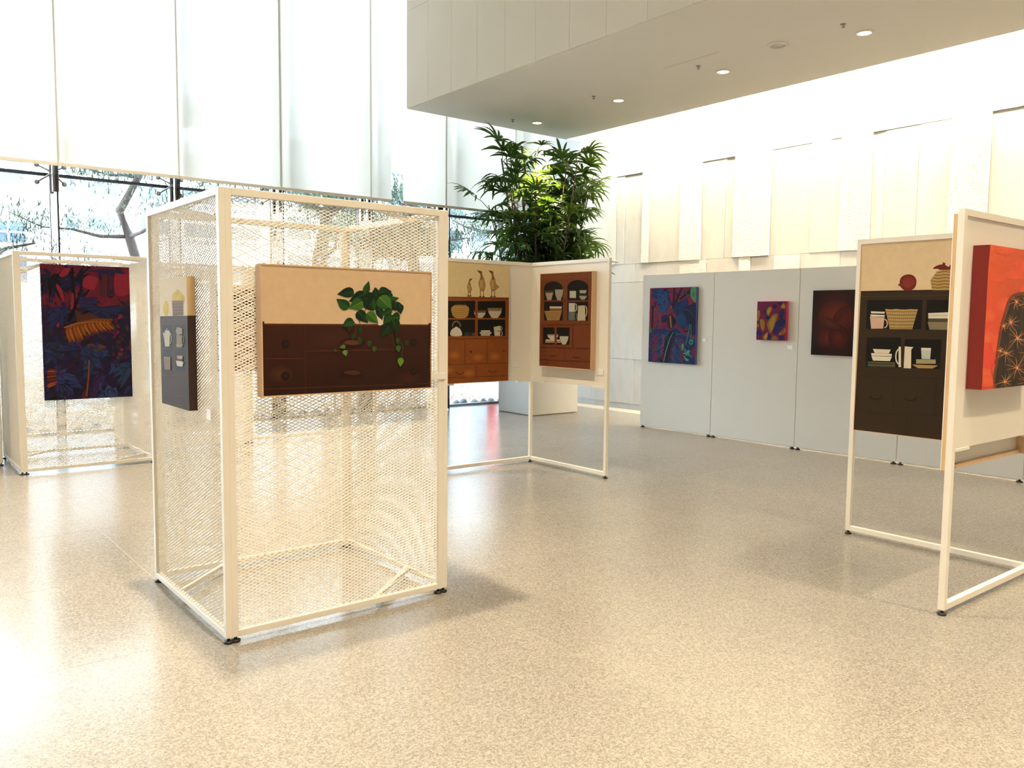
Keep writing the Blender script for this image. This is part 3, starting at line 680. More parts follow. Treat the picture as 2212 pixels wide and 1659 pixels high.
for c, tips, w, col, e in (((880, 130), [(560, 130), (660, 160), (760, 170), (1020, 160), (960, 110), (820, 200)], 20, '241f48', None), ((560, 460), [(460, 420), (700, 430), (460, 500), (740, 500), (660, 560)], 22, '2b2352', '1a1636'), ((720, 560), [(470, 500), (540, 560), (600, 640), (1040, 540), (940, 620), (860, 680), (1000, 580)], 26, '222a50', '13162e'),
                           ((240, 590), [(100, 600), (390, 590), (330, 650), (290, 760), (130, 820), (90, 720), (210, 530)], 42, '252856', '151632')):
    Cc.fan(c, tips, w, col, e)
Cc.smooth([(430, 570), (520, 620), (590, 600), (700, 650), (840, 700), (830, 770), (700, 780), (600, 800), (520, 890), (480, 940), (400, 890), (300, 890), (370, 810), (300, 760), (440, 720)], '4a2a1e')
for k in range(24):
    f_ = k / 23; x = 330 + 480 * f_; y = 790 - 95 * math.sin(f_ * 1.7) + 10 * f_; L_ = 190 * (1 - .55 * f_)
    Cc.leaf((x, y), (x + 95 - 40 * (1 - f_), y + L_), 15, ('94501c', '7d431a', 'a85c20', '5e3418')[k % 4]); Cc.leaf((x, y), (x + 60, y - 40 - 30 * (1 - f_)), 11, ('8a4a1c', '6e3a18')[k % 2])
Cc.line([(300, 770), (450, 720), (640, 700), (840, 710)], 12, 'a8642a', 4)
for p in ([(540, 790), (640, 900), (660, 930), (560, 840)], [(610, 790), (700, 880), (790, 960), (700, 900)], [(520, 850), (560, 860), (540, 890)], [(530, 920), (600, 900), (590, 970), (560, 980)]): Cc.poly(p, '24121c')
for c, tips, w, col, e in (((150, 990), [(80, 1180), (130, 1190), (220, 1210), (300, 1140), (340, 1010), (490, 960), (500, 1010), (280, 920)], 40, '242c4c', '14162a'), ((600, 1040), [(480, 1140), (530, 1170), (620, 1290), (690, 1230), (760, 1250), (840, 1080), (800, 1000), (470, 1060), (830, 1040), (560, 980)], 40, '27325a', '15182e'),
                           ((640, 990), [(560, 960), (790, 980), (700, 1030)], 36, '5a3a34', '2a1820'), ((330, 1330), [(170, 1420), (200, 1500), (280, 1540), (360, 1540), (440, 1520), (520, 1450), (490, 1380), (160, 1380)], 56, '2a3060', '121428'), ((230, 1320), [(200, 1200), (340, 1220), (440, 1300), (470, 1360)], 34, '2e3868', '1a1c38'),
                           ((1080, 1180), [(820, 1260), (850, 1330), (900, 1400), (930, 1470), (960, 1180), (880, 1190)], 30, '2c3c60', '15161c'), ((840, 1540), [(700, 1540), (800, 1400), (900, 1430), (900, 1540)], 60, '34406a', '1c2038'), ((650, 1500), [(600, 1400), (700, 1240), (760, 1260), (600, 1540)], 44, '33224a', '20163a')):
    Cc.fan(c, tips, w, col, e)
for k in range(70):
    x, y = rnd.uniform(40, 1070), rnd.uniform(880, 1560); a = rnd.uniform(.2, 2.9); q_ = rnd.uniform(60, 130)
    Cc.leaf((x, y), (x + q_ * math.cos(a), y + q_ * math.sin(a)), q_ * .17, rnd.choice(['25305a', '1e2750', '2c3a66', '14182e', '31235a']), rnd.choice(['46547a', '1a1a30', '5a4a50']))
Cc.line([(590, 1130), (585, 1300), (560, 1540)], 16, '7a4a2a', 20)
for k in range(14): Cc.leaf((100 + rnd.uniform(0, 30), 1230 + k * 16), (230, 1230 + k * 13), 9, rnd.choice(['9a4a1c', '6a2a20', '3a1a28']))
for k in range(50):
    x, y = rnd.uniform(860, 1070), rnd.uniform(640, 1120); Cc.ell(x, y, rnd.uniform(8, 34), rnd.uniform(6, 22), rnd.choice(['2a2a4c', '5a1c34', '3a2430', '7a2038', '1c2230', '3c3a3a']), rnd.uniform(0, 3))
painting('large dark jungle painting in deep blue and crimson on mesh', (1.803, 8.962, 0.708), 0, 0.787, 1.304, 0.032, Cc, (24, 14, 30))

# --- D: three wooden geese above a cabinet
D = Pic((107, 100), (580, 127), (577, 925), (105, 945), 0.95)
D.bgd('efd9a6')
def goose(cx, top, base, w, bill, tail=0):
    hgt = base - top; by = top + hgt * 0.52
    D.smooth([(cx - w, by), (cx - w * .7, by - hgt * .16), (cx - w * .2, by - hgt * .28), (cx + w * .5, by - hgt * .24), (cx + w, by), (cx + w * (1 + tail), by + hgt * .10), (cx + w * .6, by + hgt * .24), (cx - w * .3, by + hgt * .26)], 'a98452')
    D.smooth([(cx - w * .6, by), (cx - w * .2, by - hgt * .2), (cx + w * .2, by - hgt * .1), (cx, by + hgt * .2)], 'c4a06a')
    D.line([(cx, by - hgt * .16), (cx - w * .1, by - hgt * .30), (cx - w * .3 * (1 if bill < 0 else -1), top + hgt * .12)], w * .8, '8a6238', w * .55)
    hx = cx + (w * .35 if bill > 0 else -w * .35); D.ell(hx, top + hgt * .09, w * .42, hgt * .055, '6b4a2c'); D.poly([(hx, top + hgt * .04), (hx + bill, top + hgt * .0), (hx + bill * .3, top + hgt * .12)], '4a3222')
    for s_ in (-.45, .45):
        D.line([(cx + s_ * w, by + hgt * .2), (cx + s_ * w, base - 4)], 5, '7a5a38'); D.ell(cx + s_ * w, base - 3, 9, 5, '6b4a2c')
goose(302, 212, 338, 16, 20, .2); goose(390, 156, 342, 25, -28); goose(468, 156, 342, 23, -26, .9)
D.poly([(100, 338), (580, 346), (577, 930), (100, 950)], ['8f5027', '8a4c26', '93501f', '8c4c22']); D.line([(100, 345), (580, 353)], 14, '7a3f1e')
for x0, y0, x1, y1 in ((100, 368, 343, 487), (100, 498, 343, 612), (362, 371, 555, 487), (362, 498, 555, 612)): D.rect(x0, y0, x1, y1, '1b1613')
D.smooth([(182, 410), (238, 395), (294, 410), (297, 450), (275, 485), (205, 485), (180, 450)], 'b98f4e'); D.line([(195, 400), (282, 400)], 8, '9a7238')
for k in range(5): D.line([(184, 420 + k * 13), (240, 424 + k * 13), (293, 420 + k * 13)], 3, '9a7438')
def bowl(P_, x0, x1, y0, y1, c, band=None, foot=.3):
    m_ = (x0 + x1) / 2; w_ = (x1 - x0) / 2
    P_.poly([(x0, y0), (x1, y0), (x1 - w_ * .15, y0 + (y1 - y0) * .5), (m_ + w_ * foot * 1.5, y1 - 3), (m_ + w_ * foot, y1), (m_ - w_ * foot, y1), (m_ - w_ * foot * 1.5, y1 - 3), (x0 + w_ * .15, y0 + (y1 - y0) * .5)], c)
    if band: P_.poly([(x0, y0), (x1, y0), (x1 - w_ * .1, y0 + (y1 - y0) * .3), (x0 + w_ * .1, y0 + (y1 - y0) * .3)], band)
bowl(D, 332, 420, 435, 487, 'c7b89c', '6a5240'); bowl(D, 430, 532, 418, 488, 'c9bda2', '8a7458')
D.smooth([(172, 580), (195, 555), (228, 555), (250, 585), (245, 610), (178, 610)], 'dfd6c2'); D.ring(212, 548, 28, 38, 8, '8a7350', 180, 360); D.ell(211, 552, 8, 6, 'dfd6c2')
D.rect(268, 588, 306, 610, '2e3a3c'); D.rect(318, 590, 342, 610, '5a4434'); D.rect(345, 368, 361, 618, '8a4c24')
for k, (a, b) in enumerate(((384, 448), (376, 457), (384, 448))): D.rect(a, 573 + k * 13, b, 584 + k * 13, ('d8ccb4', 'cbbda2', 'd2c6ac')[k])
D.poly([(472, 550), (520, 541), (524, 574), (478, 582)], 'cfc3a8'); D.ring(524, 560, 8, 14, 4, 'cfc3a8', -90, 90); D.poly([(476, 582), (520, 580), (518, 612), (480, 612)], 'd9cdb4'); D.ring(524, 596, 10, 13, 4, 'd9cdb4', -90, 90)
for L in ([(100, 632), (578, 628)], [(100, 812), (578, 800)], [(100, 905), (578, 890)]): D.line(L, 4, '6b3717')
for L in ([(272, 640), (270, 806)], [(428, 640), (426, 800)], [(352, 815), (352, 900)]): D.line(L, 4, '6b3717')
for x, y in ((195, 745), (365, 760), (480, 755), (150, 850), (300, 870)): D.glow(x, y, 50, 34, 'b06a30', '8f4e22')
D.ell(313, 722, 8, 8, '5a2c14'); D.ell(545, 718, 6, 6, '5a2c14'); D.ring(236, 862, 27, 16, 4, '4a2412', 0, 180); D.ring(465, 852, 27, 14, 4, '4a2412', 0, 180)
painting('three wooden geese standing on a brown dish cabinet, canvas on white board', (4.885, 6.717, 0.893), 0, 0.838, 1.185, 0.028, D)

# --- E: arched cabinet full of bowls
Ee = Pic((828, 200), (1168, 180), (1160, 850), (820, 825), 0.8)
Ee.bgd('7d4326')
Ee.poly([(828, 200), (1168, 180), (1168, 225), (828, 240)], '824828')
for x0, x1, yt in ((850, 975, 258), (1005, 1142, 248)):
    m_, w_ = (x0 + x1) / 2, (x1 - x0) / 2
    Ee.ell(m_, yt + 40, w_, 50, '1d1a16', 0, 20, 180, 360); Ee.rect(x0, yt + 40, x1, 514, '1d1a16')
    Ee.line([(x0 - 4, 382), (x1 + 4, 379)], 10, '7d4326')
Ee.poly([(855, 312), (915, 310), (898, 375), (872, 376)], 'b3a58a'); Ee.poly([(855, 312), (915, 310), (912, 325), (858, 327)], '5a4634')
bowl(Ee, 922, 977, 303, 376, 'aaa690'); Ee.rect(1020, 312, 1062, 360, 'cfc8b2'); bowl(Ee, 1080, 1136, 335, 371, 'a7a89a', '3a3a36'); Ee.poly([(1085, 307), (1131, 306), (1128, 327), (1088, 328)], 'b8b29c')
Ee.poly([(852, 450), (970, 444), (952, 512), (872, 514)], 'b08a54')
for k in range(6): Ee.line([(856 + k * 3, 456 + k * 9), (910, 460 + k * 9), (966 - k * 3, 452 + k * 9)], 3, '8a6636')
Ee.poly([(888, 420), (968, 417), (966, 442), (890, 446)], '8f5a34'); Ee.rect(888, 418, 968, 432, 'd6cbb4')
Ee.rect(1015, 395, 1056, 454, 'd8cfbc'); Ee.ring(1058, 424, 10, 24, 5, 'd8cfbc', -90, 90); Ee.rect(1013, 456, 1056, 512, '6d7370'); Ee.ring(1060, 485, 8, 20, 5, '6d7370', -90, 90)
Ee.poly([(1078, 412), (1122, 410), (1126, 513), (1072, 514)], 'd2c4a6'); Ee.ring(1126, 450, 9, 34, 6, 'd2c4a6', -90, 90)
Ee.rect(845, 562, 1020, 678, '1d1a16')
bowl(Ee, 872, 948, 610, 645, 'd6ccb4', 'a89e88'); Ee.rect(862, 645, 958, 656, 'cfc4aa'); Ee.rect(858, 658, 964, 668, 'b98a60'); bowl(Ee, 955, 1014, 622, 678, 'c9c6b6')
Ee.rect(921, 560, 936, 682, '7d4326')
for L in ([(1042, 545), (1042, 700)], [(830, 545), (1160, 540)], [(828, 698), (1155, 705)], [(828, 785), (1155, 795)], [(990, 700), (990, 790)]): Ee.line(L, 3, '5c2f18')
Ee.ring(905, 750, 20, 10, 4, '4a2614', 0, 180); Ee.ring(1066, 760, 22, 10, 4, '4a2614', 0, 180); Ee.ell(988, 378, 8, 9, '60331a')
painting('brown cabinet with two arched openings of stacked bowls, wood framed canvas', (5.638, 6.128, 1.052), RX, 0.760, 0.945, 0.060, Ee, (205, 170, 120), 0.006)

# --- F: blue monstera leaves on crimson
F_ = Pic((165, 192), (1003, 165), (965, 1570), (133, 1525), 0.68)
F_.bgd('8f2440')
F_.fan((400, 330), [(170, 210), (170, 330), (170, 480), (580, 250), (440, 190), (540, 460), (470, 620), (330, 640), (240, 520), (300, 240), (560, 560)], 60, '223a72', '18204a')
F_.smooth([(330, 220), (480, 260), (480, 560), (400, 640), (320, 560), (300, 340)], '2a4a80')
for p in ([(200, 400), (260, 380), (300, 400), (250, 450), (200, 470)], [(250, 500), (310, 460), (320, 480), (280, 520)], [(450, 420), (500, 470), (490, 500), (455, 450)], [(300, 560), (335, 560), (330, 620), (305, 610)], [(480, 200), (540, 230), (520, 250), (470, 230)], [(500, 290), (580, 270), (590, 380), (560, 410), (520, 340)], [(165, 570), (190, 560), (180, 640), (160, 650)]): F_.smooth(p, '8f2440')
for L in ([(390, 260), (395, 420), (400, 620)], [(390, 330), (300, 300)], [(392, 400), (470, 380)], [(396, 480), (310, 520)]): F_.line(L, 7, '3f5a80')
for k in range(120):
    x, y = rnd.uniform(150, 980), rnd.uniform(200, 1000); a = rnd.uniform(0, 6.3); q_ = rnd.uniform(40, 110)
    F_.leaf((x, y), (x + q_ * math.cos(a), y + q_ * math.sin(a)), q_ * .16, rnd.choice(['1c2e60', '24427a', '171c40', '1a4a60', '2a2458', '101430', '1f3a6a', '7a2240']), rnd.choice(['35588a', None, None]))
for L, w in (([(605, 185), (590, 400), (560, 560)], 30), ([(745, 180), (640, 400), (570, 560)], 34), ([(950, 175), (700, 400)], 40), ([(250, 540), (330, 700), (350, 900)], 14), ([(205, 500), (210, 780), (200, 960)], 26), ([(820, 190), (820, 330)], 10), ([(760, 190), (750, 320)], 8)): F_.line(L, w, '1c1534' if w > 20 else '4a5a50')
F_.fan((720, 560), [(640, 430), (560, 620), (600, 520), (690, 830), (780, 940), (830, 880), (740, 430), (850, 370)], 66, '1c3468', '141f42')
F_.smooth([(740, 560), (880, 490), (995, 490), (985, 1010), (860, 990), (830, 820)], '1f2350'); F_.smooth([(760, 570), (900, 600), (970, 760), (940, 900), (860, 820)], '151a38'); F_.smooth([(640, 700), (740, 640), (810, 720), (800, 850), (700, 860), (640, 790)], '20406e'); F_.poly([(690, 860), (830, 870), (790, 950), (720, 920)], '22386e')
F_.line([(760, 565), (880, 600), (960, 720)], 6, '5a6a80')
F_.smooth([(470, 740), (530, 660), (620, 760), (600, 860), (540, 930), (480, 860)], '171a2c'); F_.poly([(512, 690), (545, 690), (560, 910), (535, 905)], 'b0682c'); F_.ell(545, 530, 22, 24, '9a4a2a')
F_.smooth([(390, 690), (470, 680), (450, 800), (400, 820), (370, 760)], '221a58'); F_.smooth([(905, 190), (1000, 175), (1000, 430), (940, 410), (900, 330)], '5aa06a'); F_.ell(950, 300, 25, 50, '3f8460')
F_.smooth([(140, 1020), (330, 930), (540, 950), (640, 920), (780, 1040), (980, 1110), (970, 1230), (900, 1350), (960, 1570), (140, 1530)], '242a66')
for k in range(9):
    y = 1010 + k * 62; F_.leaf((560 - k * 14, 1000 + k * 40), (150, y + 40 + k * 22), 26, ('1f4a68', '2e5070', '2a2460')[k % 3]); F_.leaf((580 - k * 12, 1000 + k * 40), (940 - k * 18, y + 60 + k * 34), 26, ('1f5066', '24306c', '2c4a74')[k % 3])
for k in range(8):
    y = 1030 + k * 60; F_.leaf((330 - k * 6, y), (160 + k * 4, y + 120), 15, '8f2440'); F_.leaf((680 + k * 4, y + 40), (800 + k * 10, y + 150), 14, '8f2440')
F_.smooth([(560, 960), (620, 1050), (560, 1300), (500, 1530), (340, 1530), (400, 1300), (460, 1080)], '14142c')
for k in range(14):
    y = 1040 + k * 32; F_.ell(400 + rnd.uniform(-25, 25) - k * 2, y, 20, 9, 'a03a5a', -.3); F_.ell(620 + rnd.uniform(-40, 20) - k * 4, y + 10, 16, 6, '8a3060', .4)
F_.line([(585, 985), (520, 1110), (450, 1340), (410, 1530)], 14, '6a8a80', 20)
for k in range(80):
    x, y = rnd.uniform(150, 960), rnd.uniform(980, 1540); sg_ = -1 if x < 540 - (y - 1000) * .3 else 1; q_ = rnd.uniform(50, 110)
    F_.leaf((x, y), (x + sg_ * q_ * .8, y + q_ * .6), q_ * .13, rnd.choice(['1f2a66', '1c4a66', '2a2460', '16183a', '7a2240', '22306c']))
F_.smooth([(560, 960), (610, 1050), (550, 1300), (490, 1530), (350, 1530), (410, 1300), (470, 1080)], '14142c')
for k in range(12): y = 1050 + k * 38; F_.ell(420 - k * 3, y, 16, 7, 'a03a5a', -.3); F_.ell(590 - k * 8, y + 10, 14, 5, '8a3060', .4)
F_.line([(585, 985), (520, 1110), (450, 1340), (410, 1530)], 14, '6a8a80', 20)
for L in ([(880, 840), (860, 1000), (810, 1200)], [(905, 840), (910, 1050), (880, 1200)], [(950, 1080), (930, 1200)]): F_.line(L, 14, '3f8a78')
F_.ell(905, 1165, 36, 50, '3f9a7c'); F_.ell(905, 1168, 14, 18, '0f2030')
for k in range(26):
    a = rnd.uniform(0, 6.3); x, y = rnd.choice([(760, 1260), (830, 1350), (800, 1470), (880, 1400)]); F_.leaf((x, y), (x + 75 * math.cos(a), y + 75 * math.sin(a)), 15, rnd.choice(['3f9a7c', '58b08c', '2c7a6c']))
F_.smooth([(150, 880), (200, 930), (195, 990), (150, 1000)], '3a7a5a')
painting('blue monstera leaves on a crimson ground, canvas on the partition board', (XD - 0.001, 7.428, 0.946), RX, 0.815, 1.030, 0.045, F_, (60, 70, 130))

# --- G: small yellow banana shapes
G = Pic((200, 190), (755, 188), (725, 965), (170, 955), 0.8)
G.bgd('7a1f44')
for k in range(40): x, y = rnd.uniform(180, 740), rnd.uniform(200, 960); G.ell(x, y, rnd.uniform(20, 60), rnd.uniform(15, 45), rnd.choice(['6a1c4c', '8a2444', '5a2050', '7a2038']), rnd.uniform(0, 3))
for x, y, rx, ry, r in ((660, 450, 40, 110, .2), (640, 620, 110, 70, -.6), (560, 760, 90, 80, 0), (400, 510, 50, 40, 0), (340, 400, 26, 50, 0), (530, 290, 40, 40, 0), (640, 230, 60, 30, 0), (230, 820, 60, 60, 0), (420, 900, 40, 70, 0), (650, 900, 50, 50, 0)): G.ell(x, y, rx, ry, rnd.choice(['2a2458', '352060', '1f2450']), r)
def banana(pts, c1, c2):
    G.smooth(pts, c1); mx_ = sum(p[0] for p in pts) / len(pts); my_ = sum(p[1] for p in pts) / len(pts)
    G.smooth([(mx_ + (x - mx_) * .6, my_ + (y - my_) * .75) for x, y in pts], c2)
banana([(410, 310), (465, 295), (480, 350), (440, 430), (415, 475), (380, 440), (375, 370)], '9a7226', 'b08a34')
banana([(545, 430), (590, 440), (580, 520), (540, 620), (510, 720), (480, 790), (440, 820), (405, 740), (380, 640), (410, 570), (490, 460)], '94682a', 'ae8230')
banana([(245, 560), (290, 545), (335, 590), (340, 680), (300, 780), (260, 690)], 'a87a2c', '94762e'); banana([(195, 420), (230, 360), (245, 440), (220, 560), (190, 560)], 'b98c2c', 'a86a28')
banana([(690, 225), (735, 260), (735, 330), (690, 330), (645, 310)], '9a6a2a', 'b98c30'); banana([(185, 630), (230, 660), (210, 700), (185, 700)], 'c08a30', 'a8642a')
banana([(385, 805), (395, 860), (375, 940), (320, 940), (310, 890)], 'ab7d2c', 'c09a3a'); banana([(720, 710), (730, 800), (640, 860), (610, 820), (670, 770)], 'a8702a', '8a5a2a'); banana([(520, 860), (590, 900), (590, 950), (460, 950), (470, 900)], '8a4a2c', 'a05c2c')
painting('small painting of yellow bananas on magenta, hung on the partition board', (XD - 0.001, 5.868, 1.303), RX, 0.405, 0.472, 0.050, G, (160, 40, 90))

# --- H: glowing dark red canvas
Hh = Pic((1295, -60), (2290, -85), (2230, 1290), (1285, 1250), 0.75)
Hh.bgd('23120c')
Hh.glow(1760, 560, 560, 900, '5a1f14', '23120c', 28)
for x, y, rx, ry, ci, co, r in ((1720, 420, 330, 260, '7a2c1a', '54200f', -.6), (1900, 560, 200, 300, '6a2416', '4c1b10', .4), (1600, 900, 200, 200, '74221a', '431710', .3), (1820, 900, 200, 260, '6e1f16', '3d150e', -.2), (1650, 620, 200, 90, '6c2818', '54200f', .5)): Hh.glow(x, y, rx, ry, ci, co, 24, r)
Hh.line([(1580, 500), (1650, 580), (1740, 590), (1830, 520), (1900, 420)], 26, '481a10'); Hh.line([(1580, 720), (1700, 760), (1840, 760), (1920, 900)], 20, '3e160f'); Hh.line([(1690, 880), (1660, 1100)], 24, '4a1710')
painting('dark canvas with a glowing red form, hung on the partition board', (XD - 0.001, 5.025, 1.150), RX, 0.60, 0.745, 0.040, Hh, (30, 14, 10))

# --- I: pomegranates above a dark cupboard (sketch units: 5.183 per pixel, origin 1830,480)
k5 = 5.183
def q5(u, v): return ((u - 1830) * k5, (v - 480) * k5)
I = Pic(q5(1855, 519), q5(2203, 494), q5(2175.5, 967.6), q5(1838, 927.4), 1.2)
I.bgd('dcc19a')
I.poly([(118, 733), (1960, 690), (1800, 2560), (40, 2330)], '33271a')
I.line([(118, 735), (1960, 690)], 14, '251a10'); I.line([(120, 790), (1940, 760)], 8, '45361f')
for p in ([(190, 832), (822, 825), (805, 1165), (178, 1162)], [(870, 826), (1700, 820), (1680, 1175), (855, 1172)], [(185, 1262), (578, 1258), (575, 1610), (176, 1605)], [(625, 1278), (1040, 1282), (1020, 1625), (610, 1612)], [(1100, 1280), (1680, 1282), (1660, 1640), (1080, 1628)]): I.poly(p, '17130f')
I.smooth([(560, 650), (570, 580), (620, 540), (690, 535), (740, 570), (752, 630), (730, 690), (680, 720), (620, 718), (580, 690)], '6b2420'); I.smooth([(600, 600), (650, 560), (710, 580), (720, 640), (660, 690), (600, 660)], '7c3029'); I.poly([(562, 640), (538, 650), (552, 655), (540, 670), (572, 664)], '6b2420')
I.smooth([(950, 475), (975, 435), (1050, 415), (1110, 440), (1140, 475)], '6b2420'); I.poly([(1050, 420), (1052, 385), (1066, 400), (1080, 392), (1082, 425)], '6b2420'); I.ell(1180, 450, 60, 40, '6b2420')
I.smooth([(895, 530), (930, 475), (1010, 475), (980, 540), (910, 600)], 'd9c4a0'); I.poly([(910, 600), (985, 500), (1060, 478), (1300, 478), (1310, 560), (1270, 712), (930, 715)], 'a5834e')
for k in range(12):
    y = 500 + k * 18; I.line([(925 + max(0, 6 - k) * 8, y), (1000, y + 8), (1080, y - 4), (1160, y + 8), (1280, y)], 6, ('6e5230', 'c4a468')[k % 2])
I.poly([(400, 938), (768, 938), (705, 1165), (450, 1165)], 'a88a55')
for k in range(11): I.line([(412 + k * 4, 960 + k * 19), (580, 964 + k * 19), (758 - k * 5, 960 + k * 19)], 6, ('6f5632', 'c6a970')[k % 2])
for k in range(13): I.line([(425 + k * 27, 950), (460 + k * 19, 1160)], 4, '7b6038')
I.line([(400, 940), (460, 948), (520, 940), (600, 950), (680, 942), (768, 944)], 16, 'bb9a62')
for y, a, b in ((972, 234, 394), (1008, 228, 394)): I.poly([(a, y - 12), (b, y - 6), (b - 4, y + 14), (a + 4, y + 12)], 'd6cdbb')
I.poly([(224, 1022), (390, 1028), (375, 1158), (238, 1160)], 'c9a490'); I.ring(395, 1100, 26, 46, 12, 'd0ab98', -100, 100)
I.poly([(888, 978), (1500, 950), (1500, 1040), (890, 1040)], 'd6cdb8'); I.line([(890, 1008), (1500, 995)], 5, '8a8070'); I.rect(890, 1044, 1500, 1080, '4c4434'); I.poly([(882, 1080), (1500, 1080), (1480, 1175), (905, 1168)], '7f7158')
I.poly([(258, 1392), (462, 1400), (440, 1445), (280, 1440)], 'd2c8b2'); I.poly([(240, 1440), (476, 1450), (472, 1474), (242, 1470)], 'd8cfba'); I.poly([(242, 1474), (476, 1480), (452, 1532), (260, 1526)], 'd8cfba')
for k in range(4): I.line([(200 + k % 2 * 6, 1545 + k * 16), (512, 1555 + k * 15)], 10, ('6f6a54', '4a4636')[k % 2])
I.ring(560, 1480, 40, 86, 14, 'd8d0bc', 90, 290); I.rect(552, 1365, 578, 1600, 'd8d0bc'); I.rect(580, 1262, 622, 1612, '33271a'); I.poly([(622, 1362), (720, 1370), (696, 1400), (694, 1615), (610, 1612)], 'd6c9b2')
I.poly([(808, 1378), (922, 1380), (912, 1508), (815, 1505)], 'b6b8ac'); I.poly([(812, 1378), (920, 1380), (918, 1405), (812, 1404)], 'cfccbe')
for k in range(3): I.line([(752, 1518 + k * 17), (975, 1520 + k * 17)], 11, 'c2b48a')
I.poly([(706, 1570), (1004, 1580), (940, 1616), (770, 1612)], 'a5814f')
for x, y in ((290, 1950), (690, 1965), (1200, 1985)): I.ring(x, y - 20, 64, 40, 12, '1e160e', 0, 180)
for L in ([(100, 1700), (1900, 1760)], [(90, 2120), (1850, 2200)], [(500, 1720), (480, 2110)], [(980, 1740), (960, 2150)], [(640, 2150), (630, 2400)]): I.line(L, 5, '281e13')
painting('pomegranates on a dark cupboard of cups and baskets, wood edged canvas', (5.597, 2.532, 0.772), RX, 1.006, 1.308, 0.020, I, (205, 165, 120), 0.004)

# --- J: spiny cactus on red (sketch units: 4.879 per pixel, origin 2080,520)
k4 = 4.879
def q4(u, v): return ((u - 2080) * k4, (v - 520) * k4)
J = Pic((237, 52), q4(2256, 546), q4(2240, 827), (182, 1568), 1.4)
J.poly(list(J.q), ['c85430', 'b9543a', 'a04038', 'cc4038'])
for k in range(30): J.glow(rnd.uniform(200, 860), rnd.uniform(60, 1500), rnd.uniform(60, 140), rnd.uniform(40, 110), rnd.choice(['d25c38', 'cc5038', 'd06040', 'c04a36']), 'c8523a')
J.smooth([(345, 1570), (335, 1200), (365, 950), (410, 780), (450, 640), (520, 570), (650, 550), (780, 570), (860, 640), (900, 800), (930, 1100), (930, 1560)], '5f3328')
J.smooth([(365, 1570), (355, 1250), (385, 980), (440, 780), (480, 660), (540, 600), (650, 585), (770, 610), (840, 690), (880, 850), (910, 1100), (910, 1560)], '241a15')
for k in range(8): J.line([(400 + k * 66, 1560), (420 + k * 58, 1000), (480 + k * 42, 640)], 26, ('1a130f', '35251c')[k % 2], 10)
for cx, cy, r in ((478, 872, 95), (556, 1035, 150), (435, 1190, 120), (556, 1340, 140), (425, 1482, 110), (540, 655, 90), (640, 670, 100), (700, 850, 120), (740, 1040, 140), (680, 1200, 130), (760, 1340, 130), (690, 1490, 120), (400, 910, 60), (370, 1170, 60), (840, 900, 100), (860, 1200, 110)):
    for k in range(11):
        a = 2 * PI * k / 11 + rnd.uniform(-.25, .25); l = r * rnd.uniform(.6, 1.15); J.line([(cx, cy), (cx + l * .55 * math.cos(a + .08), cy + l * .55 * math.sin(a + .08)), (cx + l * math.cos(a), cy + l * math.sin(a))], 7, rnd.choice(['c98a5c', 'b5754c', '8a5a3c']), 1.5)
    J.ell(cx, cy, 10, 10, 'd8925e')
painting('large red canvas of a spiny dark cactus on the white board', (4.945, 1.878, 1.198), 0, 0.75, 0.748, 0.078, J, (120, 26, 22))

# --- K: canvas hung on the far side of the cactus board, its back showing
K = Pic((0, 0), (1, 0), (1, 1), (0, 1)); K.bgd('d8c8a8'); K.poly([(0, .4), (1, .4), (1, 1), (0, 1)], '4a2c1c')
for a in (.1, .56): K.rect(a, .48, a + .34, .7, '1e1712')
kt = thing('painting', 'pale wooden stretcher and canvas back showing below the cactus board', 'painting', (5.015, 1.9035, 0.758), PI)
kw, kh, kd = 1.02, 1.352, 0.055
mb = MB(); mb.box(-kw / 2, -kd, 0, kw / 2, -kd + .004, kh); mb.build('canvas', 'board', kt)
mb = MB(); s_ = 0.022
mb.box(-kw / 2, -kd + .004, 0, -kw / 2 + s_, 0, kh); mb.box(kw / 2 - s_, -kd + .004, 0, kw / 2, 0, kh)
mb.box(-kw / 2 + s_, -kd + .004, 0, kw / 2 - s_, -kd + .024, s_); mb.box(-kw / 2 + s_, -kd + .004, kh - s_, kw / 2 - s_, -kd + .024, kh)
mb.build('stretcher', 'wood_edge', kt)
link('picture', K.mesh('picture', kw, kh, -kd - .0004), None, kt)
# --- L: brown dresser canvas near the window
Lp = Pic((0, 0), (1, 0), (1, 1), (0, 1)); Lp.bgd('6a3a20')
Lp.rect(0, 0, 1, .05, 'd9bb8c')
for a in (.06, .38, .70): Lp.rect(a, .12, a + .24, .45, '2a1a12'); Lp.rect(a, .55, a + .24, .9, '572c18')
painting('brown dresser canvas on the corner stand near the window', (4.10, 9.678, 0.87), 0, 1.58, 1.03, 0.03, Lp)

# ------------------------------------------------------------------ planter and palm
t = thing('planter_box', 'large grey-white planter box standing behind the corner stand', 'planter', (8.79, 10.28, 0))
for x0, y0, x1, y1 in ((-.485, -.43, .485, -.41), (-.485, .41, .485, .43), (-.485, -.41, -.465, .41), (.465, -.41, .485, .41)):
    MB().box(x0, y0, 0.012, x1, y1, 0.80).build('side_panel', 'planter', t)
MB().box(-.47, -.415, 0, .47, .415, 0.012).build('plinth', 'joint', t)
MB().box(-.465, -.41, 0.60, .465, .41, 0.72).build('soil', 'soil', t)

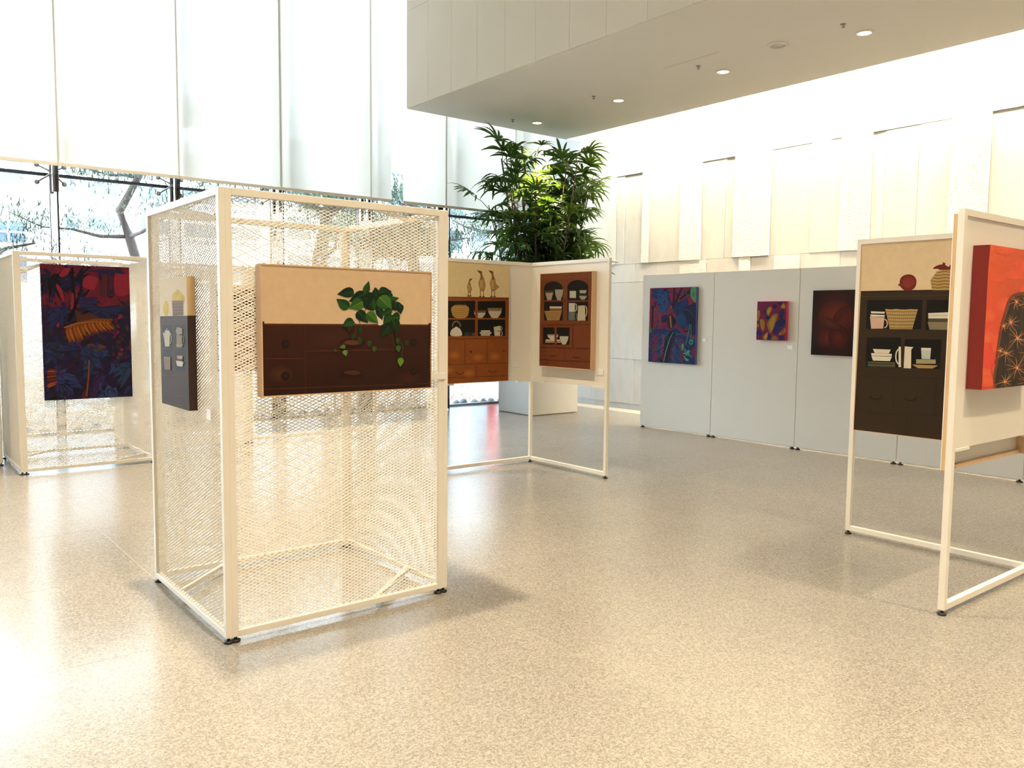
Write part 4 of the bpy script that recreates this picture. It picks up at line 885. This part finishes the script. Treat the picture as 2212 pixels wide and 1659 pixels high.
def fan_mesh(i):
    r = random.Random(40 + i); mb = MB(); n = r.randint(7, 10); pl = r.uniform(0.22, 0.36); droop = r.uniform(0.3, 1.1)
    mb.tube([(0, 0, 0), (pl * .5, 0, 0.03), (pl, 0, 0.02)], [0.005, 0.004, 0.003], 4, False)
    for k in range(n):
        a = math.radians(-105 + 210 * k / (n - 1)) * (0.8 + .25 * r.random()); L = r.uniform(0.24, 0.38) * (1 - 0.22 * abs(a) / 1.9); w = r.uniform(0.014, 0.022)
        d = Vector((math.cos(a), math.sin(a), 0)); s = Vector((-d.y, d.x, 0)); b = len(mb.v); seg = 5
        for j in range(seg + 1):
            tt = j / seg; p = Vector((pl, 0, 0.02)) + d * L * tt * (1 - .12 * droop * tt * tt) + Vector((0, 0, 0.10 * tt - droop * 0.22 * tt ** 2.2))
            ww = w * (0.30, 0.85, 1.0, 0.95, 0.75, 0.25)[j]; up = Vector((0, 0, ww * .45))
            mb.v += [tuple(p - s * ww + up), tuple(p), tuple(p + s * ww + up)]
        for j in range(seg):
            for c in (0, 1): mb.f.append((b + 3 * j + c, b + 3 * j + c + 1, b + 3 * j + c + 4, b + 3 * j + c + 3))
    me = bpy.data.meshes.new('leaf'); me.from_pydata(mb.v, [], mb.f); me.materials.append(M['leaf']); me.polygons.foreach_set('use_smooth', [True] * len(me.polygons)); me.update(); return me
fans = [fan_mesh(i) for i in range(7)]
palm = thing('tall_palm', 'tall bushy green fan palm growing from the planter box', 'plant', (8.79, 10.28, 0.70))
pr = random.Random(11)
canes = []
for k in range(32):
    a = pr.uniform(0, 2 * PI); r0 = pr.uniform(0.05, 0.36); hgt = min(3.42, (3.05, 3.45, 2.7, 2.3, 3.2, 1.8, 2.9, 2.5)[k % 8] * pr.uniform(1.0, 1.12)); ln = pr.uniform(0.2, 0.82)
    p0 = Vector((r0 * math.cos(a), r0 * math.sin(a) * .9, -0.04)); p2 = p0 + Vector((ln * math.cos(a), ln * math.sin(a) * .8, hgt)); p1 = (p0 + p2) / 2 + Vector((-.05 * math.cos(a), -.05 * math.sin(a), 0.05))
    MB().tube([p0, (p0 + p1) / 2, p1, (p1 + p2) / 2, p2], [0.016, 0.015, 0.014, 0.012, 0.008], 6).build('cane', 'cane', palm, smooth=True); canes.append((p0, p1, p2, hgt))
for k, (p0, p1, p2, hgt) in enumerate(canes):
    m_ = 15
    for j in range(m_):
        tt = 0.22 + 0.78 * (j + pr.random() * .8) / m_
        p = p0 * (1 - tt) ** 2 + p1 * 2 * tt * (1 - tt) + p2 * tt * tt
        a = j * 2.4 + k + pr.uniform(-.5, .5); el = pr.uniform(-0.1, 0.55) + (0.45 if tt > 0.9 else 0)
        el = min(el, math.asin(max(-.9, min(.9, (3.72 - p.z) / 1.0))))
        if p.y + 0.9 * math.sin(a) > 0.80: a = -a
        if p.x + 0.85 * math.cos(a) > 1.35: a += PI
        f = link('leaf', pr.choice(fans), None, palm, p); s_ = pr.uniform(1.0, 1.45); f.scale = (s_, s_, s_)
        f.rotation_euler = (pr.uniform(-.5, .5), -el, a)

MB().tube([(-.10, -.05, -.04), (-.16, -.08, 1.6), (-.13, -.04, 3.0), (-.12, -.03, 3.52)], [.016, .014, .011, .006], 6).build('cane', 'cane', palm, smooth=True)
for j, (z, a, el) in enumerate(((3.50, 0.4, .12), (3.52, 2.4, .15), (3.50, 4.3, .1), (3.45, 5.4, .05), (3.40, 1.5, .1), (3.30, 3.4, .0), (3.25, 0.0, .1), (3.15, 4.9, .1), (3.1, 2.0, .0))):
    f = link('leaf', fans[j % 7], None, palm, (-.12, -.03, z)); f.rotation_euler = (0, -el, a); f.scale = (1.1, 1.1, 1.1)

# ------------------------------------------------------------------ outdoors
gn = 26; mb = MB()
for i in range(gn + 1):
    for j in range(gn + 1):
        x = -30 + 90 * i / gn; y = 11.9 + 60 * (j / gn) ** 2
        z = -0.12 + 0.55 * min(1, max(0, (y - 13) / 6)) + 0.06 * noise.noise(Vector((x * .4, y * .5, 0)))
        mb.v.append((x, y, z if y > 12.3 else -0.12))
for i in range(gn):
    for j in range(gn): a = i * (gn + 1) + j; mb.f.append((a, a + gn + 1, a + gn + 2, a + 1))
g = mb.build('ground_outside', 'ground', None); tag(g, kind='structure')
def tuft_me(i):
    r = random.Random(i); mb = MB()
    for k in range(26):
        a = r.uniform(0, 6.3); L = r.uniform(.12, .34); b = len(mb.v); x, y = r.uniform(-.12, .12), r.uniform(-.12, .12); dx, dy = math.cos(a), math.sin(a)
        mb.v += [(x - dy * .006, y + dx * .006, 0), (x + dy * .006, y - dx * .006, 0), (x + dx * L * .6, y + dy * L * .6, L * .8)]; mb.f.append((b, b + 1, b + 2))
    me = mb.me('grass'); return me
M['straw'] = mat('dry_straw', (0.42, 0.34, 0.28), 0.9, 0, 5, 0.3)
gr = random.Random(5); V = []; Fc = []
tm = [tuft_me(i) for i in range(5)]
for k in range(900):
    x = gr.uniform(0, 17); y = 12.6 + 6 * gr.random() ** 1.6; z = -0.12 + 0.55 * min(1, max(0, (y - 13) / 6)) - 0.02; m_ = tm[k % 5]; s_ = gr.uniform(.6, 1.3); b = len(V); ca, sa = math.cos(k), math.sin(k)
    V += [(x + s_ * (v.co.x * ca - v.co.y * sa), y + s_ * (v.co.x * sa + v.co.y * ca), z + s_ * v.co.z) for v in m_.vertices]; Fc += [tuple(b + i for i in p.vertices) for p in m_.polygons]
me = bpy.data.meshes.new('dry_grass'); me.from_pydata(V, [], Fc); me.update()
tag(link('dry_grass', me, 'straw'), 'pale dry winter grass on the bank outside the window', 'grass', None, 'stuff')
road = MB().box(-30, 24, 0.40, 60, 33, 0.47).build('road_outside', 'asphalt'); tag(road, kind='structure')
rock_mes = []
for i in range(3):
    me = bpy.data.meshes.new('stone'); bm = bmesh.new(); bmesh.ops.create_icosphere(bm, subdivisions=2, radius=0.14)
    for v in bm.verts: v.co *= 1 + 0.28 * noise.noise(v.co * 9 + Vector((i * 7, 0, 0)))
    bm.to_mesh(me); bm.free(); me.materials.append(M['stone_dark']); rock_mes.append(me)
for k in range(52):
    o = link('edging_stone', rock_mes[k % 3], None, None, (-0.6 + k * 0.21 + gr.uniform(-.04, .04), 12.18 + gr.uniform(-.05, .05), -0.06)); o.scale = (.66, .62, gr.uniform(.7, .95)); o.rotation_euler = (0, 0, k * 1.3)
    tag(o, 'dark rough edging stone lying along the window outside', 'stone', 'edging stones outside the window')
for i, (x, y, sx_, sz_) in enumerate(((3.9, 14.6, 5.5, 2.0), (12.5, 15.3, 4.0, 2.6))):
    o = link('garden_boulder', rock_mes[i].copy(), None, None, (x, y, 0.15)); o.data.materials.clear(); o.data.materials.append(M['rock']); o.scale = (sx_, 3, sz_)
    tag(o, ('broad pale boulder on the bank behind the jungle painting', 'rounded pale boulder on the bank beyond the planter')[i], 'boulder')
post = MB().tube([(0, 0, 0), (0, 0, 1.9)], 0.11, 14).build('red_post', 'red_paint', None, (11.35, 14.9, 0.1), smooth=True); tag(post, 'round red post standing outside the window', 'post')

def needle_me(i):
    r = random.Random(90 + i); mb = MB()
    for k in range(330):
        p = Vector((r.gauss(0, .30), r.gauss(0, .30), r.gauss(0, .11))); d = Vector((r.uniform(-1, 1), r.uniform(-1, 1), r.uniform(-.2, 1))).normalized() * r.uniform(.10, .2); s_ = d.cross(Vector((0, 0, 1))).normalized() * .012
        b = len(mb.v); mb.v += [tuple(p - s_), tuple(p + s_), tuple(p + d)]; mb.f.append((b, b + 1, b + 2))
    me = bpy.data.meshes.new('needles'); me.from_pydata(mb.v, [], mb.f); me.materials.append(M['needles']); me.update(); return me
nds = [needle_me(i) for i in range(3)]
def pine(x, y, z, pts, r0, seed, lab, nbr=8, dens=3):
    t = thing('pine_tree', lab, 'tree', (x, y, z), 0, 'pines outside the window'); r = random.Random(seed); k = len(pts)
    MB().tube(pts, [r0 * (1 - .6 * i / (k - 1)) for i in range(k)], 9).build('trunk', 'bark', t, smooth=True)
    for b in range(nbr):
        i = r.randint(1, k - 1); p = Vector(pts[i]); a = r.uniform(0, 2 * PI); L = r.uniform(1.0, 2.4)
        q = [p]; cur = p
        for s_ in range(4):
            a += r.uniform(-.6, .6); cur = cur + Vector((math.cos(a), math.sin(a), r.uniform(-.12, .5))) * L / 4; q.append(cur)
        MB().tube(q, [r0 * .38, r0 * .3, r0 * .22, r0 * .14, r0 * .07], 6).build('branch', 'bark', t, smooth=True)
        for s_ in range(dens):
            c = link('needle_clump', r.choice(nds), None, t, q[-1 - s_ % 3] + Vector((r.uniform(-.3, .3), r.uniform(-.3, .3), r.uniform(0, .3)))); c['kind'] = 'stuff'; c.rotation_euler = (0, 0, r.uniform(0, 6)); q_ = r.uniform(.8, 1.5); c.scale = (q_, q_, q_)
pine(4.35, 18.0, 0.3, [(0.5, 0, 0), (0.35, 0, 1.8), (0.1, 0, 2.8), (-.05, .1, 3.3), (.3, 0, 4.0), (.5, 0, 5.0), (.4, .2, 6.2)], 0.12, 1, 'leaning pine trunk with a forked crown before the white building')
pine(8.45, 17.5, 0.3, [(0.1, 0, 0), (0.15, 0, 1.4), (-.1, 0, 2.5), (.15, .1, 3.6), (.4, 0, 3.9), (.3, .2, 4.1)], 0.24, 5, 'thick twisting pine seen above the ivy painting', 11, 3)
pine(11.6, 18.5, 0.3, [(0, 0, 0), (.1, 0, 1.5), (-.15, 0, 2.8), (-.4, .1, 3.2), (-.2, 0, 3.6), (.1, .2, 4.0)], 0.22, 8, 'bushy pine seen through the right side of the mesh cage', 14, 5)
pine(13.6, 16.6, 0.3, [(0, 0, 0), (-.2, 0, 1.2), (-.1, 0, 2.2), (-.5, .1, 3.0), (-.8, 0, 4.0), (-.6, .2, 5.0)], 0.16, 12, 'dense pine seen behind the goose board and palm', 16, 6)
pine(0.9, 15.0, 0.1, [(0, 0, 0), (.1, 0, 1.0), (.2, 0, 1.9), (.1, .1, 2.6), (-.3, 0, 3.4), (-.5, .2, 4.4)], 0.20, 21, 'dark pine close outside the window at the far left cage', 8, 1)
pine(17.5, 22.0, 0.4, [(0, 0, 0), (.2, 0, 2), (0, 0, 4), (.3, .1, 6), (.2, 0, 6.6)], 0.25, 31, 'tall full pine further back beyond the palm', 16, 6)

# buildings across the road
def building(name, lab, x0, x1, y, h, wins, wall='bld_white', signs=()):
    t = thing(name, lab, 'building', ((x0 + x1) / 2, y, 0.4)); cx = (x0 + x1) / 2
    MB().box(x0 - cx, 0, 0, x1 - cx, 8, h).build('wall', wall, t)
    for (a, b, c, d, kind) in wins:
        w = MB().box(a - cx, -0.05, b - .4, c - cx, 0.06, d - .4).build('window', 'bld_glass' if kind != 'p' else 'bld_pink', t)
        if kind == 'm':
            n = max(1, int((c - a) / 0.55))
            mb = MB()
            for k in range(n + 1): xx = a - cx + (c - a) * k / n; mb.box(xx - .03, -0.09, b - .4, xx + .03, -0.05, d - .4)
            mb.box(a - cx, -0.09, (b + d) / 2 - .43, c - cx, -0.05, (b + d) / 2 - .37); mb.build('glazing_bars', 'bld_white', w)
    return t
wins = [(3.2, 4.45, 5.85, 5.30, 'm'), (3.2, 5.32, 5.85, 5.75, 'p'), (3.2, 3.95, 5.85, 4.43, 'p'), (3.2, 2.8, 5.85, 3.9, 'm'), (3.2, 6.9, 5.85, 7.8, 'm'), (3.2, 5.9, 5.85, 6.4, 'p')]
for bx in (7.30, 8.25, 10.35, 12.3, 14.3):
    ww = 0.55 if bx < 8 else 1.30 if bx < 10 else 1.6
    for z in (3.15, 5.18, 6.75, 8.4):
        wins.append((bx, z, bx + ww, z + 0.62, 'w'))
        n = int(ww / 0.30)
        for k in range(n): wins.append((bx + .05 + k * .30, z - .30, bx + .22 + k * .30, z - .14, 'w'))
bld = building('white_clinic_building', 'white building with dark window bands across the road', 2.0, 17.0, 40.0, 9.2, wins)
sg = bpy.data.curves.new('sign_lettering', 'FONT'); sg.body = '\uce58\uacfc'; sg.size = 0.34; sg.extrude = 0.01
so = bpy.data.objects.new('sign_lettering', sg); C.objects.link(so); bpy.context.view_layer.update()
sme = bpy.data.meshes.new_from_object(so.evaluated_get(bpy.context.evaluated_depsgraph_get())); bpy.data.objects.remove(so)
so = bpy.data.objects.new('sign_lettering', sme); C.objects.link(so); so.parent = bld; so.location = (7.50 - 9.5, -0.08, 5.36 - .4); so.rotation_euler = (PI / 2, 0, 0); sme.materials.clear(); sme.materials.append(M['bld_white'])
MB().box(7.15 - 9.5, -0.35, 2.6, 7.4 - 9.5, 0, 2.9).build('red_sign', 'red_paint', bld); MB().box(9.3 - 9.5, -0.5, 2.3, 10.9 - 9.5, 0, 2.5).build('red_awning', 'red_paint', bld); MB().box(10.2 - 9.5, -.55, 2.5, 10.9 - 9.5, 0, 2.9).build('yellow_sign', 'yellow_paint', bld)
w2 = [(20 + 2.2 * i, 1.6 + 2.2 * k, 21.4 + 2.2 * i, 2.9 + 2.2 * k, 'w') for i in range(9) for k in range(5)]
building('pale_office_building', 'pale office block with rows of square windows behind the pines', 19.0, 41.0, 46.0, 13.0, w2)
